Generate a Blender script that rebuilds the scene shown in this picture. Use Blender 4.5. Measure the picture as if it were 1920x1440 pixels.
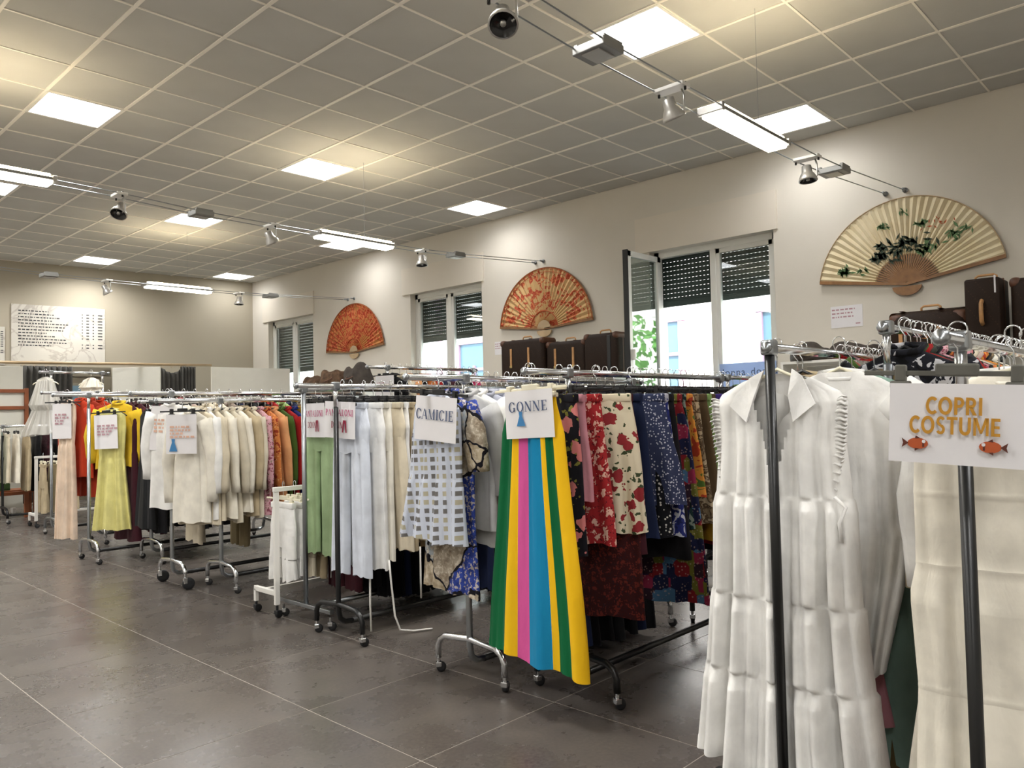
import bpy, bmesh, math, random
import numpy as np
from mathutils import Matrix, Vector

scene = bpy.context.scene
for o in list(bpy.data.objects):
    bpy.data.objects.remove(o)
COL = scene.collection
PI = math.pi
rnd = random.Random(7)

# ------------------------------------------------------------------ camera
CAM = np.array([0.0, 0.0, 1.35])
YAW, PITCH, ROLL, FPX = 0.7567, 0.0355, -0.022, 1463.13
_f = np.array([math.cos(YAW)*math.cos(PITCH), math.sin(YAW)*math.cos(PITCH), math.sin(PITCH)])
_r = np.array([math.sin(YAW), -math.cos(YAW), 0.0])
_u = np.cross(_r, _f)
_r2 = _r*math.cos(ROLL) + _u*math.sin(ROLL)
_u2 = -_r*math.sin(ROLL) + _u*math.cos(ROLL)
cam = bpy.data.cameras.new('camera')
cam.sensor_fit = 'HORIZONTAL'
cam.sensor_width = 36.0
cam.lens = 36.0*FPX/1920.0
cam.clip_start = 0.05
cam.clip_end = 200
camo = bpy.data.objects.new('camera', cam)
COL.objects.link(camo)
mw = Matrix.Identity(4)
for a in range(3):
    mw[a][0] = _r2[a]; mw[a][1] = _u2[a]; mw[a][2] = -_f[a]; mw[a][3] = CAM[a]
camo.matrix_world = mw
scene.camera = camo

def in_view(x, y, z, margin=60):
    d = np.array([x, y, z]) - CAM
    t = d @ _f
    if t < 0.2:
        return False
    px = 960 + FPX*(d @ _r2)/t
    py = 720 - FPX*(d @ _u2)/t
    return -margin < px < 1920+margin and -margin < py < 1440+margin

# ------------------------------------------------------------------ world, sun, exposure
world = bpy.data.worlds.new('world')
scene.world = world
world.use_nodes = True
wn = world.node_tree
bg = wn.nodes['Background']
bg.inputs['Color'].default_value = (0.80, 0.90, 1.0, 1)
bg.inputs['Strength'].default_value = 2.6
sun = bpy.data.lights.new('sun', 'SUN')
sun.energy = 3.0
sun.angle = 0.01
sun.color = (1.0, 0.96, 0.9)
suno = bpy.data.objects.new('sun', sun)
suno.rotation_euler = Vector((0.62, 0.25, -0.75)).to_track_quat('-Z', 'Y').to_euler()
COL.objects.link(suno)
scene.view_settings.view_transform = 'Standard'
scene.view_settings.look = 'None'
scene.view_settings.gamma = 1.0
scene.view_settings.use_curve_mapping = False
scene.view_settings.exposure = 1.45
PANEL_STRENGTH = 3.0
PANEL_WATTS = 13.0
TUBE_STRENGTH = 7.0
TUBE_UP = 11.0

# ------------------------------------------------------------------ materials
M = {}
def lin(c):
    if isinstance(c, str):
        c = c.lstrip('#'); c = tuple(int(c[i:i+2], 16)/255 for i in (0, 2, 4))
    return tuple((x/12.92 if x <= 0.04045 else ((x+0.055)/1.055)**2.4) for x in c) + (1.0,)

def newmat(key):
    m = bpy.data.materials.new(key)
    m.use_nodes = True
    nt = m.node_tree
    p = nt.nodes['Principled BSDF']
    M[key] = m
    return m, nt, p

def N(nt, typ, **kw):
    n = nt.nodes.new(typ)
    for k, v in kw.items():
        if k in n.inputs.keys():
            n.inputs[k].default_value = v
        else:
            setattr(n, k, v)
    return n

def ramp(nt, fac, stops, interp='LINEAR'):
    r = nt.nodes.new('ShaderNodeValToRGB')
    r.color_ramp.interpolation = interp
    el = r.color_ramp.elements
    while len(el) < len(stops):
        el.new(0.5)
    for e, (p, c) in zip(el, stops):
        e.position = p; e.color = c
    nt.links.new(fac, r.inputs['Fac'])
    return r.outputs['Color']

def coord(nt, kind='Object', scale=None, rot=None):
    t = nt.nodes.new('ShaderNodeTexCoord')
    o = t.outputs[kind]
    if scale is not None or rot is not None:
        mp = nt.nodes.new('ShaderNodeMapping')
        if scale is not None: mp.inputs['Scale'].default_value = scale
        if rot is not None: mp.inputs['Rotation'].default_value = rot
        nt.links.new(o, mp.inputs['Vector'])
        o = mp.outputs['Vector']
    return o

def mixc(nt, fac, a, b, mode='MIX'):
    m = nt.nodes.new('ShaderNodeMix')
    m.data_type = 'RGBA'; m.blend_type = mode
    for i, v in ((0, fac), (6, a), (7, b)):
        if hasattr(v, 'type') and hasattr(v, 'node'):
            nt.links.new(v, m.inputs[i])
        else:
            m.inputs[i].default_value = v
    return m.outputs[2]

def plain(key, c, rough=0.5, metal=0.0, var=0.0, vscale=8.0, bump=0.0, bscale=60.0, spec=0.5):
    m, nt, p = newmat(key)
    c = lin(c)
    p.inputs['Roughness'].default_value = rough
    p.inputs['Metallic'].default_value = metal
    p.inputs['Specular IOR Level'].default_value = spec
    v = coord(nt)
    n = N(nt, 'ShaderNodeTexNoise', Scale=vscale, Detail=4.0)
    nt.links.new(v, n.inputs['Vector'])
    lo = tuple(max(0, x*(1-var)) for x in c[:3]) + (1,)
    hi = tuple(min(1, x*(1+var)) for x in c[:3]) + (1,)
    nt.links.new(ramp(nt, n.outputs['Fac'], [(0.3, lo), (0.7, hi)]), p.inputs['Base Color'])
    if bump > 0:
        b = N(nt, 'ShaderNodeBump', Strength=bump, Distance=0.01)
        n2 = N(nt, 'ShaderNodeTexNoise', Scale=bscale, Detail=5.0)
        nt.links.new(v, n2.inputs['Vector'])
        nt.links.new(n2.outputs['Fac'], b.inputs['Height'])
        nt.links.new(b.outputs['Normal'], p.inputs['Normal'])
    return m

def emis(key, c, s):
    m, nt, p = newmat(key)
    p.inputs['Base Color'].default_value = (0.8, 0.8, 0.8, 1)
    p.inputs['Emission Color'].default_value = lin(c)
    p.inputs['Emission Strength'].default_value = s
    return m

def glassmat(key, tint='#eef4f4', refl=1.0):
    m = bpy.data.materials.new(key); m.use_nodes = True; M[key] = m
    nt = m.node_tree; nt.nodes.clear()
    out = nt.nodes.new('ShaderNodeOutputMaterial')
    tr = N(nt, 'ShaderNodeBsdfTransparent', Color=lin(tint))
    gl = N(nt, 'ShaderNodeBsdfGlossy', Color=(1, 1, 1, 1), Roughness=0.02)
    fr = nt.nodes.new('ShaderNodeLayerWeight')
    pw = N(nt, 'ShaderNodeMath', operation='POWER'); pw.inputs[1].default_value = 4.0
    mu = N(nt, 'ShaderNodeMath', operation='MULTIPLY_ADD')
    mu.inputs[1].default_value = 0.9*refl; mu.inputs[2].default_value = 0.045*refl
    mx = nt.nodes.new('ShaderNodeMixShader')
    nt.links.new(fr.outputs['Facing'], pw.inputs[0]); nt.links.new(pw.outputs[0], mu.inputs[0])
    nt.links.new(mu.outputs[0], mx.inputs[0])
    nt.links.new(tr.outputs[0], mx.inputs[1]); nt.links.new(gl.outputs[0], mx.inputs[2])
    nt.links.new(mx.outputs[0], out.inputs['Surface'])
    return m

def fab(key, c1, pat=None, c2=None, c3=None, s=20.0, rough=0.9):
    """woven cloth with a printed pattern"""
    m, nt, p = newmat(key)
    c1 = lin(c1); c2 = lin(c2) if c2 else c1; c3 = lin(c3) if c3 else c2
    p.inputs['Roughness'].default_value = rough
    p.inputs['Specular IOR Level'].default_value = 0.2
    p.inputs['Sheen Weight'].default_value = 0.03
    v = coord(nt)
    if pat is None:
        n = N(nt, 'ShaderNodeTexNoise', Scale=9.0, Detail=4.0)
        nt.links.new(v, n.inputs['Vector'])
        lo = tuple(x*0.88 for x in c1[:3]) + (1,)
        hi = tuple(min(1, x*1.07) for x in c1[:3]) + (1,)
        col = ramp(nt, n.outputs['Fac'], [(0.35, lo), (0.65, hi)])
    elif pat == 'dots':
        a = N(nt, 'ShaderNodeTexVoronoi', Scale=s, Randomness=0.75); nt.links.new(v, a.inputs['Vector'])
        col = ramp(nt, a.outputs['Distance'], [(0.0, c2), (0.30, c1)], 'CONSTANT')
    elif pat == 'floral':
        nz = N(nt, 'ShaderNodeTexNoise', Scale=s*2.0, Detail=2.0); nt.links.new(v, nz.inputs['Vector'])
        vv = mixc(nt, 0.06, v, nz.outputs['Color'])
        a = N(nt, 'ShaderNodeTexVoronoi', Scale=s, Randomness=0.9); nt.links.new(vv, a.inputs['Vector'])
        b = N(nt, 'ShaderNodeTexVoronoi', Scale=s*1.9, Randomness=1.0); nt.links.new(vv, b.inputs['Vector'])
        fa = ramp(nt, a.outputs['Distance'], [(0.0, (1, 1, 1, 1)), (0.36, (0, 0, 0, 1))], 'CONSTANT')
        fb = ramp(nt, b.outputs['Distance'], [(0.0, (1, 1, 1, 1)), (0.27, (0, 0, 0, 1))], 'CONSTANT')
        col = mixc(nt, fa, mixc(nt, fb, c1, c3), c2)
    elif pat == 'noise':
        a = N(nt, 'ShaderNodeTexNoise', Scale=s, Detail=3.0, Distortion=0.8); nt.links.new(v, a.inputs['Vector'])
        col = ramp(nt, a.outputs['Fac'], [(0.0, c1), (0.44, c2), (0.56, c3)], 'CONSTANT')
    elif pat == 'stripe':
        a = N(nt, 'ShaderNodeTexWave', Scale=s, bands_direction='X'); nt.links.new(v, a.inputs['Vector'])
        col = ramp(nt, a.outputs['Fac'], [(0.0, c1), (0.5, c2)], 'CONSTANT')
    elif pat == 'band':
        a = N(nt, 'ShaderNodeTexWave', Scale=s, bands_direction='Z'); nt.links.new(v, a.inputs['Vector'])
        col = ramp(nt, a.outputs['Fac'], [(0.0, c1), (0.5, c2)], 'CONSTANT')
    elif pat == 'check':
        v2 = coord(nt, 'Object', (s, 0.0001, s), (0, 0.12, 0))
        a = N(nt, 'ShaderNodeTexVoronoi', Scale=1.0, Randomness=0.0, distance='CHEBYCHEV'); nt.links.new(v2, a.inputs['Vector'])
        sp = nt.nodes.new('ShaderNodeSeparateColor'); nt.links.new(a.outputs['Color'], sp.inputs['Color'])
        kc = ramp(nt, sp.outputs['Red'], [(0, c2), (0.5, c3)], 'CONSTANT')
        f = ramp(nt, a.outputs['Distance'], [(0.0, (1, 1, 1, 1)), (0.27, (0, 0, 0, 1))], 'CONSTANT')
        col = mixc(nt, f, c1, kc)
    elif pat == 'patch':
        a = N(nt, 'ShaderNodeTexVoronoi', Scale=s, Randomness=0.55, distance='CHEBYCHEV'); nt.links.new(v, a.inputs['Vector'])
        sp = nt.nodes.new('ShaderNodeSeparateColor'); nt.links.new(a.outputs['Color'], sp.inputs['Color'])
        b = N(nt, 'ShaderNodeTexVoronoi', Scale=s*4, Randomness=1.0); nt.links.new(v, b.inputs['Vector'])
        f = ramp(nt, b.outputs['Distance'], [(0.0, (1, 1, 1, 1)), (0.25, (0, 0, 0, 1))], 'CONSTANT')
        base = ramp(nt, sp.outputs['Red'], [(0, c1), (0.22, lin('#4a6f8f')), (0.4, c2), (0.58, lin('#1d2140')), (0.74, c3), (0.88, lin('#6b6a2c'))], 'CONSTANT')
        col = mixc(nt, mixc(nt, 0.35, (0, 0, 0, 1), f), base, lin('#d7b9a9'))
    elif pat == 'rainbow':
        uv = coord(nt, 'UV')
        sx = nt.nodes.new('ShaderNodeSeparateXYZ'); nt.links.new(uv, sx.inputs[0])
        g, y, pk, bl = lin('#0c6238'), lin('#f0be1c'), lin('#d75a9c'), lin('#1783b0')
        col = ramp(nt, sx.outputs[0], [(0, g), (0.25, y), (0.35, pk), (0.48, bl), (0.70, y), (0.765, g), (0.88, y)], 'CONSTANT')
    elif pat == 'mosaic':
        nz = N(nt, 'ShaderNodeTexNoise', Scale=s*4, Detail=2.0); nt.links.new(v, nz.inputs['Vector'])
        vv = mixc(nt, 0.05, v, nz.outputs['Color'])
        a = N(nt, 'ShaderNodeTexVoronoi', Scale=s, Randomness=0.9, feature='DISTANCE_TO_EDGE'); nt.links.new(vv, a.inputs['Vector'])
        b = N(nt, 'ShaderNodeTexVoronoi', Scale=s, Randomness=0.9); nt.links.new(vv, b.inputs['Vector'])
        sp = nt.nodes.new('ShaderNodeSeparateColor'); nt.links.new(b.outputs['Color'], sp.inputs['Color'])
        d = N(nt, 'ShaderNodeTexNoise', Scale=s*14, Detail=2.0); nt.links.new(v, d.inputs['Vector'])
        base = ramp(nt, sp.outputs['Green'], [(0, c1), (0.28, c2), (0.55, lin('#a9b0b6')), (0.72, c3)], 'CONSTANT')
        base = mixc(nt, ramp(nt, d.outputs['Fac'], [(0, (0, 0, 0, 1)), (0.55, (0.75, 0.75, 0.75, 1))], 'CONSTANT'), base, lin('#cdc3b2'))
        d2 = N(nt, 'ShaderNodeTexNoise', Scale=s*5, Detail=4.0); nt.links.new(v, d2.inputs['Vector'])
        base = mixc(nt, 1.0, base, ramp(nt, d2.outputs['Fac'], [(0.35, (0.55, 0.5, 0.45, 1)), (0.6, (1.05, 1.05, 1.05, 1))]), 'MULTIPLY')
        e = ramp(nt, a.outputs['Distance'], [(0.0, (1, 1, 1, 1)), (0.020, (0, 0, 0, 1))], 'CONSTANT')
        col = mixc(nt, e, base, lin('#17151c'))
    nt.links.new(col, p.inputs['Base Color'])
    b = N(nt, 'ShaderNodeBump', Strength=0.6, Distance=0.010)
    n2 = N(nt, 'ShaderNodeTexNoise', Scale=20.0, Detail=4.0, Distortion=0.4)
    nt.links.new(coord(nt, 'Object', (1.0, 1.0, 0.33), (0, 0.2, 0)), n2.inputs['Vector'])
    nt.links.new(n2.outputs['Fac'], b.inputs['Height'])
    nt.links.new(b.outputs['Normal'], p.inputs['Normal'])
    return m

# --- surfaces
plain('wall_white', '#d5cfc3', 0.9, var=0.03, vscale=1.3, bump=0.08, bscale=90)
plain('wall_white2', '#dad2c4', 0.9, var=0.02, vscale=1.5)
plain('wall_unseen', '#dcd8d0', 0.9, var=0.05, vscale=1.0)
plain('wall_greige', '#a79f8e', 0.9, var=0.03, vscale=1.0, bump=0.06, bscale=90)
plain('ceiling_tile', '#bebdb8', 0.95, var=0.05, vscale=1.7, bump=0.12, bscale=150)
plain('ceiling_grid', '#efeae0', 0.6)
plain('grout', '#a29a90', 0.7)
plain('sill', '#cfcabf', 0.5)
plain('pvc', '#dcdcd6', 0.35)
plain('rubber', '#17181a', 0.6)
plain('shutter', '#24332f', 0.5)
plain('chrome', '#d6d8da', 0.18, 1.0)
plain('steel', '#9fa3a6', 0.32, 1.0)
plain('black_metal', '#0c0d0e', 0.35)
plain('white_metal', '#e2e0da', 0.4)
plain('grey_metal', '#8d8d8a', 0.4, 0.4)
plain('lamp_silver', '#b9b7b2', 0.35, 0.7)
plain('lamp_dark', '#201f1e', 0.15)
plain('black_plastic', '#111214', 0.4)
plain('grey_plastic', '#5d5c55', 0.45)
plain('cream_plastic', '#e6e0c8', 0.45)
plain('wood_trim', '#b49c79', 0.55, var=0.15, vscale=5)
plain('wood_red', '#8a4d2b', 0.5, var=0.2, vscale=6)
plain('wood_fan', '#8a6138', 0.45, var=0.2, vscale=20)
plain('partition', '#d9d8ce', 0.7, var=0.02)
plain('door_frame', '#6e6757', 0.7)
plain('paper', '#e4e2e4', 0.8, var=0.015, vscale=12)
plain('leather_tan', '#b98a58', 0.5, var=0.15, vscale=20)
plain('leather_brown', '#5a3826', 0.5, var=0.2, vscale=20)
plain('brass', '#c9b37e', 0.3, 1.0)
plain('ink_navy', '#4a5878', 0.8)
plain('ink_black', '#3a3a3e', 0.8)
plain('ink_red', '#b4356f', 0.8)
plain('ink_darkred', '#8d1f3a', 0.8)
plain('ink_gold', '#c08a2c', 0.8)
plain('ink_blue', '#3f7fb4', 0.8)
plain('ink_orange', '#d9b09a', 0.8)
plain('ink_fish', '#b5552b', 0.8)
plain('ink_fishdark', '#5a2c20', 0.8)
plain('ink_faint', '#b48f97', 0.8)
plain('leaf_dark', '#2c3b2c', 0.8)
plain('leaf_green', '#5d7d52', 0.8)
plain('facade', '#efe7dc', 0.9, var=0.03)
plain('facade_trim', '#b08c9c', 0.9)
plain('facade_pane', '#5f7a88', 0.3)
plain('street', '#9a9a96', 0.9)
plain('foliage', '#5d9a3e', 0.7, var=0.3)
plain('bark', '#6b5a48', 0.9)
plain('cord', '#e6e4de', 0.8)
plain('green_box', '#3d5a2a', 0.7)
plain('curtain', '#4d4c49', 0.95, var=0.1, vscale=6)
plain('dark_bag', '#3b332c', 0.8, var=0.3, vscale=9, bump=0.4, bscale=25)
plain('fur', '#5a4432', 0.95, var=0.5, vscale=14, bump=0.8, bscale=60)
plain('roof_dark', '#55524c', 0.9)
emis('panel_light', '#fbfcff', PANEL_STRENGTH)
emis('tube_light', '#fff6df', TUBE_STRENGTH)
emis('tube_up', '#ffeac0', TUBE_UP)
glassmat('glass')
glassmat('glass_leaf', '#dfe8e8', 2.5)

def special_mats():
    # floor tile: dark grey porcelain with cloudy mottling and tile-to-tile tone
    m, nt, p = newmat('floor_tile')
    v = coord(nt)
    oi = nt.nodes.new('ShaderNodeObjectInfo')
    ad = N(nt, 'ShaderNodeVectorMath', operation='ADD')
    sc = N(nt, 'ShaderNodeVectorMath', operation='SCALE'); sc.inputs['Scale'].default_value = 37.0
    cb = nt.nodes.new('ShaderNodeCombineXYZ')
    nt.links.new(oi.outputs['Random'], cb.inputs[0]); nt.links.new(oi.outputs['Random'], cb.inputs[1])
    nt.links.new(cb.outputs[0], sc.inputs[0])
    nt.links.new(v, ad.inputs[0]); nt.links.new(sc.outputs[0], ad.inputs[1])
    n1 = N(nt, 'ShaderNodeTexNoise', Scale=2.6, Detail=6.0, Roughness=0.62); nt.links.new(ad.outputs[0], n1.inputs['Vector'])
    n2 = N(nt, 'ShaderNodeTexNoise', Scale=60.0, Detail=3.0); nt.links.new(ad.outputs[0], n2.inputs['Vector'])
    c = ramp(nt, n1.outputs['Fac'], [(0.3, lin('#514b47')), (0.52, lin('#5a544f')), (0.75, lin('#676059'))])
    c2 = ramp(nt, n2.outputs['Fac'], [(0.3, (0.8, 0.8, 0.8, 1)), (0.7, (1.1, 1.1, 1.1, 1))])
    c = mixc(nt, 1.0, c, c2, 'MULTIPLY')
    nt.links.new(c, p.inputs['Base Color'])
    nt.links.new(ramp(nt, n1.outputs['Fac'], [(0.3, (0.25, 0.25, 0.25, 1)), (0.7, (0.30, 0.30, 0.30, 1))]), p.inputs['Roughness'])
    p.inputs['Specular IOR Level'].default_value = 0.42
    # suitcase canvas: dark brown with a fine repeated print
    m, nt, p = newmat('canvas')
    v = coord(nt, 'Object', (1, 1, 1), (0, 0.6, 0.3))
    a = N(nt, 'ShaderNodeTexVoronoi', Scale=38.0, Randomness=0.1); nt.links.new(v, a.inputs['Vector'])
    nt.links.new(ramp(nt, a.outputs['Distance'], [(0, lin('#4a3524')), (0.22, lin('#271a12'))]), p.inputs['Base Color'])
    p.inputs['Roughness'].default_value = 0.6; p.inputs['Specular IOR Level'].default_value = 0.2
    # painted fans
    m, nt, p = newmat('fan_paper')
    v = coord(nt)
    n1 = N(nt, 'ShaderNodeTexNoise', Scale=5.0, Detail=4.0); nt.links.new(v, n1.inputs['Vector'])
    nt.links.new(ramp(nt, n1.outputs['Fac'], [(0.3, lin('#d8c8a2')), (0.7, lin('#e4d8b8'))]), p.inputs['Base Color'])
    p.inputs['Roughness'].default_value = 0.8
    for key, base, red, th in (('fan_red', '#d0ab76', '#b5472b', 0.52), ('fan_red2', '#b9793f', '#a8381c', 0.46)):
        m, nt, p = newmat(key)
        v = coord(nt)
        n1 = N(nt, 'ShaderNodeTexNoise', Scale=9.0, Detail=3.0, Distortion=1.6); nt.links.new(v, n1.inputs['Vector'])
        n2 = N(nt, 'ShaderNodeTexNoise', Scale=26.0, Detail=2.0, Distortion=1.0); nt.links.new(v, n2.inputs['Vector'])
        f = ramp(nt, n1.outputs['Fac'], [(0, (0, 0, 0, 1)), (th, (1, 1, 1, 1))], 'CONSTANT')
        g = ramp(nt, n2.outputs['Fac'], [(0, (0, 0, 0, 1)), (0.53, (1, 1, 1, 1))], 'CONSTANT')
        c = mixc(nt, f, lin(base), mixc(nt, g, lin(red), lin('#cf7a48')))
        nt.links.new(c, p.inputs['Base Color']); p.inputs['Roughness'].default_value = 0.8
    # marble-look price board
    m, nt, p = newmat('board_marble')
    v = coord(nt, 'Object', (1, 1, 1), (0, 0.7, 0))
    w = N(nt, 'ShaderNodeTexNoise', Scale=2.2, Detail=6.0, Distortion=1.2); nt.links.new(v, w.inputs['Vector'])
    nt.links.new(ramp(nt, w.outputs['Fac'], [(0.0, lin('#c9c5ba')), (0.47, lin('#cbc7bd')), (0.5, lin('#b3aca3')), (0.53, lin('#cdc9bf'))]), p.inputs['Base Color'])
    p.inputs['Roughness'].default_value = 0.12
    # translucent blue poster and white tulle
    m, nt, p = newmat('poster_blue')
    p.inputs['Base Color'].default_value = lin('#a9bfe6'); p.inputs['Roughness'].default_value = 0.6
    p.inputs['Transmission Weight'].default_value = 0.35
    m, nt, p = newmat('tulle')
    p.inputs['Base Color'].default_value = lin('#e6e4dc'); p.inputs['Roughness'].default_value = 0.9
    p.inputs['Alpha'].default_value = 0.38
special_mats()

# ------------------------------------------------------------------ mesh helpers
def mesh(name, V, F, mat, smooth=True, uv=None):
    me = bpy.data.meshes.new(name)
    me.from_pydata([tuple(v) for v in V], [], [tuple(f) for f in F])
    if mat: me.materials.append(M[mat])
    if smooth: me.shade_smooth()
    if uv is not None:
        l = me.uv_layers.new(name='UVMap')
        idx = np.empty(len(me.loops), dtype=np.int32)
        me.loops.foreach_get('vertex_index', idx)
        l.data.foreach_set('uv', np.asarray(uv, dtype=np.float32)[idx].ravel())
    me.update()
    return me

def obj(name, me, parent=None, loc=None, rot=None, scale=None):
    o = bpy.data.objects.new(name, me)
    COL.objects.link(o)
    if parent: o.parent = parent
    if loc is not None: o.location = loc
    if rot is not None: o.rotation_euler = rot
    if scale is not None: o.scale = scale
    return o

def tag(o, label, cat, group=None):
    o['label'] = label; o['category'] = cat
    if group: o['group'] = group
    return o

def thing(name, label, cat, loc=(0, 0, 0), rotz=0.0, group=None):
    o = bpy.data.objects.new(name, None)
    o.empty_display_size = 0.05
    COL.objects.link(o)
    o.location = loc; o.rotation_euler = (0, 0, rotz)
    return tag(o, label, cat, group)

def struct(name, me, parent=None, loc=None, rot=None):
    o = obj(name, me, parent, loc, rot)
    if parent is None: o['kind'] = 'structure'
    return o

class MB:
    """collects shapes for one mesh"""
    def __init__(s): s.V = []; s.F = []
    def add(s, V, F):
        b = len(s.V); s.V += [tuple(v) for v in V]; s.F += [tuple(i+b for i in f) for f in F]; return s
    def box(s, x0, y0, z0, x1, y1, z1):
        return s.add([(x0,y0,z0),(x1,y0,z0),(x1,y1,z0),(x0,y1,z0),(x0,y0,z1),(x1,y0,z1),(x1,y1,z1),(x0,y1,z1)],
                     [(0,3,2,1),(4,5,6,7),(0,1,5,4),(1,2,6,5),(2,3,7,6),(3,0,4,7)])
    def cbox(s, cx, cy, cz, sx, sy, sz, b=0.0):
        x0, x1, y0, y1, z0, z1 = cx-sx/2, cx+sx/2, cy-sy/2, cy+sy/2, cz-sz/2, cz+sz/2
        if b <= 0: return s.box(x0, y0, z0, x1, y1, z1)
        bm = bmesh.new()
        bmesh.ops.create_cube(bm, size=1.0)
        for v in bm.verts: v.co = Vector((cx+v.co.x*sx, cy+v.co.y*sy, cz+v.co.z*sz))
        bmesh.ops.bevel(bm, geom=bm.edges[:]+bm.verts[:], offset=b, segments=3, affect='EDGES', profile=0.5)
        bm.verts.index_update()
        V = [tuple(v.co) for v in bm.verts]; F = [tuple(v.index for v in f.verts) for f in bm.faces]
        bm.free()
        return s.add(V, F)
    def tube(s, pts, r, n=8, flat=None, cap=True):
        pts = [np.array(p, float) for p in pts]
        k = len(pts)
        rs = r if hasattr(r, '__len__') else [r]*k
        V = []; F = []
        up = None
        for i, p in enumerate(pts):
            t = pts[min(i+1, k-1)] - pts[max(i-1, 0)]
            t = t/(np.linalg.norm(t)+1e-9)
            if up is None:
                up = np.array([0, 1, 0.0]) if abs(t[1]) < 0.9 else np.array([1.0, 0, 0])
            a = up - t*(up @ t); a /= np.linalg.norm(a)+1e-9
            up = a
            b = np.cross(t, a)
            fl = 1.0 if flat is None else flat
            for j in range(n):
                th = 2*PI*j/n
                V.append(p + a*math.cos(th)*rs[i]*fl + b*math.sin(th)*rs[i])
        for i in range(k-1):
            for j in range(n):
                F.append((i*n+j, i*n+(j+1) % n, (i+1)*n+(j+1) % n, (i+1)*n+j))
        if cap:
            F.append(tuple(range(n-1, -1, -1))); F.append(tuple((k-1)*n+j for j in range(n)))
        return s.add(V, F)
    def lathe(s, prof, n=16, axis='z', c=(0, 0, 0), caps=True):
        V = []; F = []
        for (r, h) in prof:
            for j in range(n):
                t = 2*PI*j/n
                if axis == 'z': V.append((c[0]+r*math.cos(t), c[1]+r*math.sin(t), c[2]+h))
                elif axis == 'y': V.append((c[0]+r*math.cos(t), c[1]+h, c[2]+r*math.sin(t)))
                else: V.append((c[0]+h, c[1]+r*math.cos(t), c[2]+r*math.sin(t)))
        k = len(prof)
        for i in range(k-1):
            for j in range(n):
                F.append((i*n+j, i*n+(j+1) % n, (i+1)*n+(j+1) % n, (i+1)*n+j))
        F.append(tuple(range(n-1, -1, -1)))
        if caps: F.append(tuple((k-1)*n+j for j in range(n)))
        return s.add(V, F)
    def mesh(s, name, mat, smooth=False): return mesh(name, s.V, s.F, mat, smooth)
    def obj(s, name, mat, parent=None, smooth=False, **kw): return obj(name, s.mesh(name, mat, smooth), parent, **kw)

def arc(c, r, a0, a1, n, plane='xz', y=0.0):
    out = []
    for i in range(n+1):
        a = a0+(a1-a0)*i/n
        p, q = c[0]+r*math.cos(a), c[1]+r*math.sin(a)
        out.append((p, y, q) if plane == 'xz' else ((y, p, q) if plane == 'yz' else (p, q, y)))
    return out

ORD = ['first','second','third','fourth','fifth','sixth','seventh','eighth','ninth','tenth','eleventh','twelfth','thirteenth','fourteenth','fifteenth','sixteenth','seventeenth','eighteenth','nineteenth','twentieth'] + \
      ['twenty-'+w for w in ('first','second','third','fourth','fifth','sixth','seventh','eighth','ninth')] + ['thirtieth']

# ================================================================== ROOM SHELL
WX = 7.70          # face of the window wall
ZC = 4.02          # ceiling height
X0, Y0, Y1 = -3.0, -3.6, 15.6
def back_y(x): return 14.30 + (7.7-x)*0.112
WIN = [(3.51, 5.02, 3.17, 2.57), (7.82, 9.40, 3.20, 2.49), (12.14, 13.70, 3.18, 2.22)]   # y0, y1, top, shutter bottom
SILL = 0.95

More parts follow.
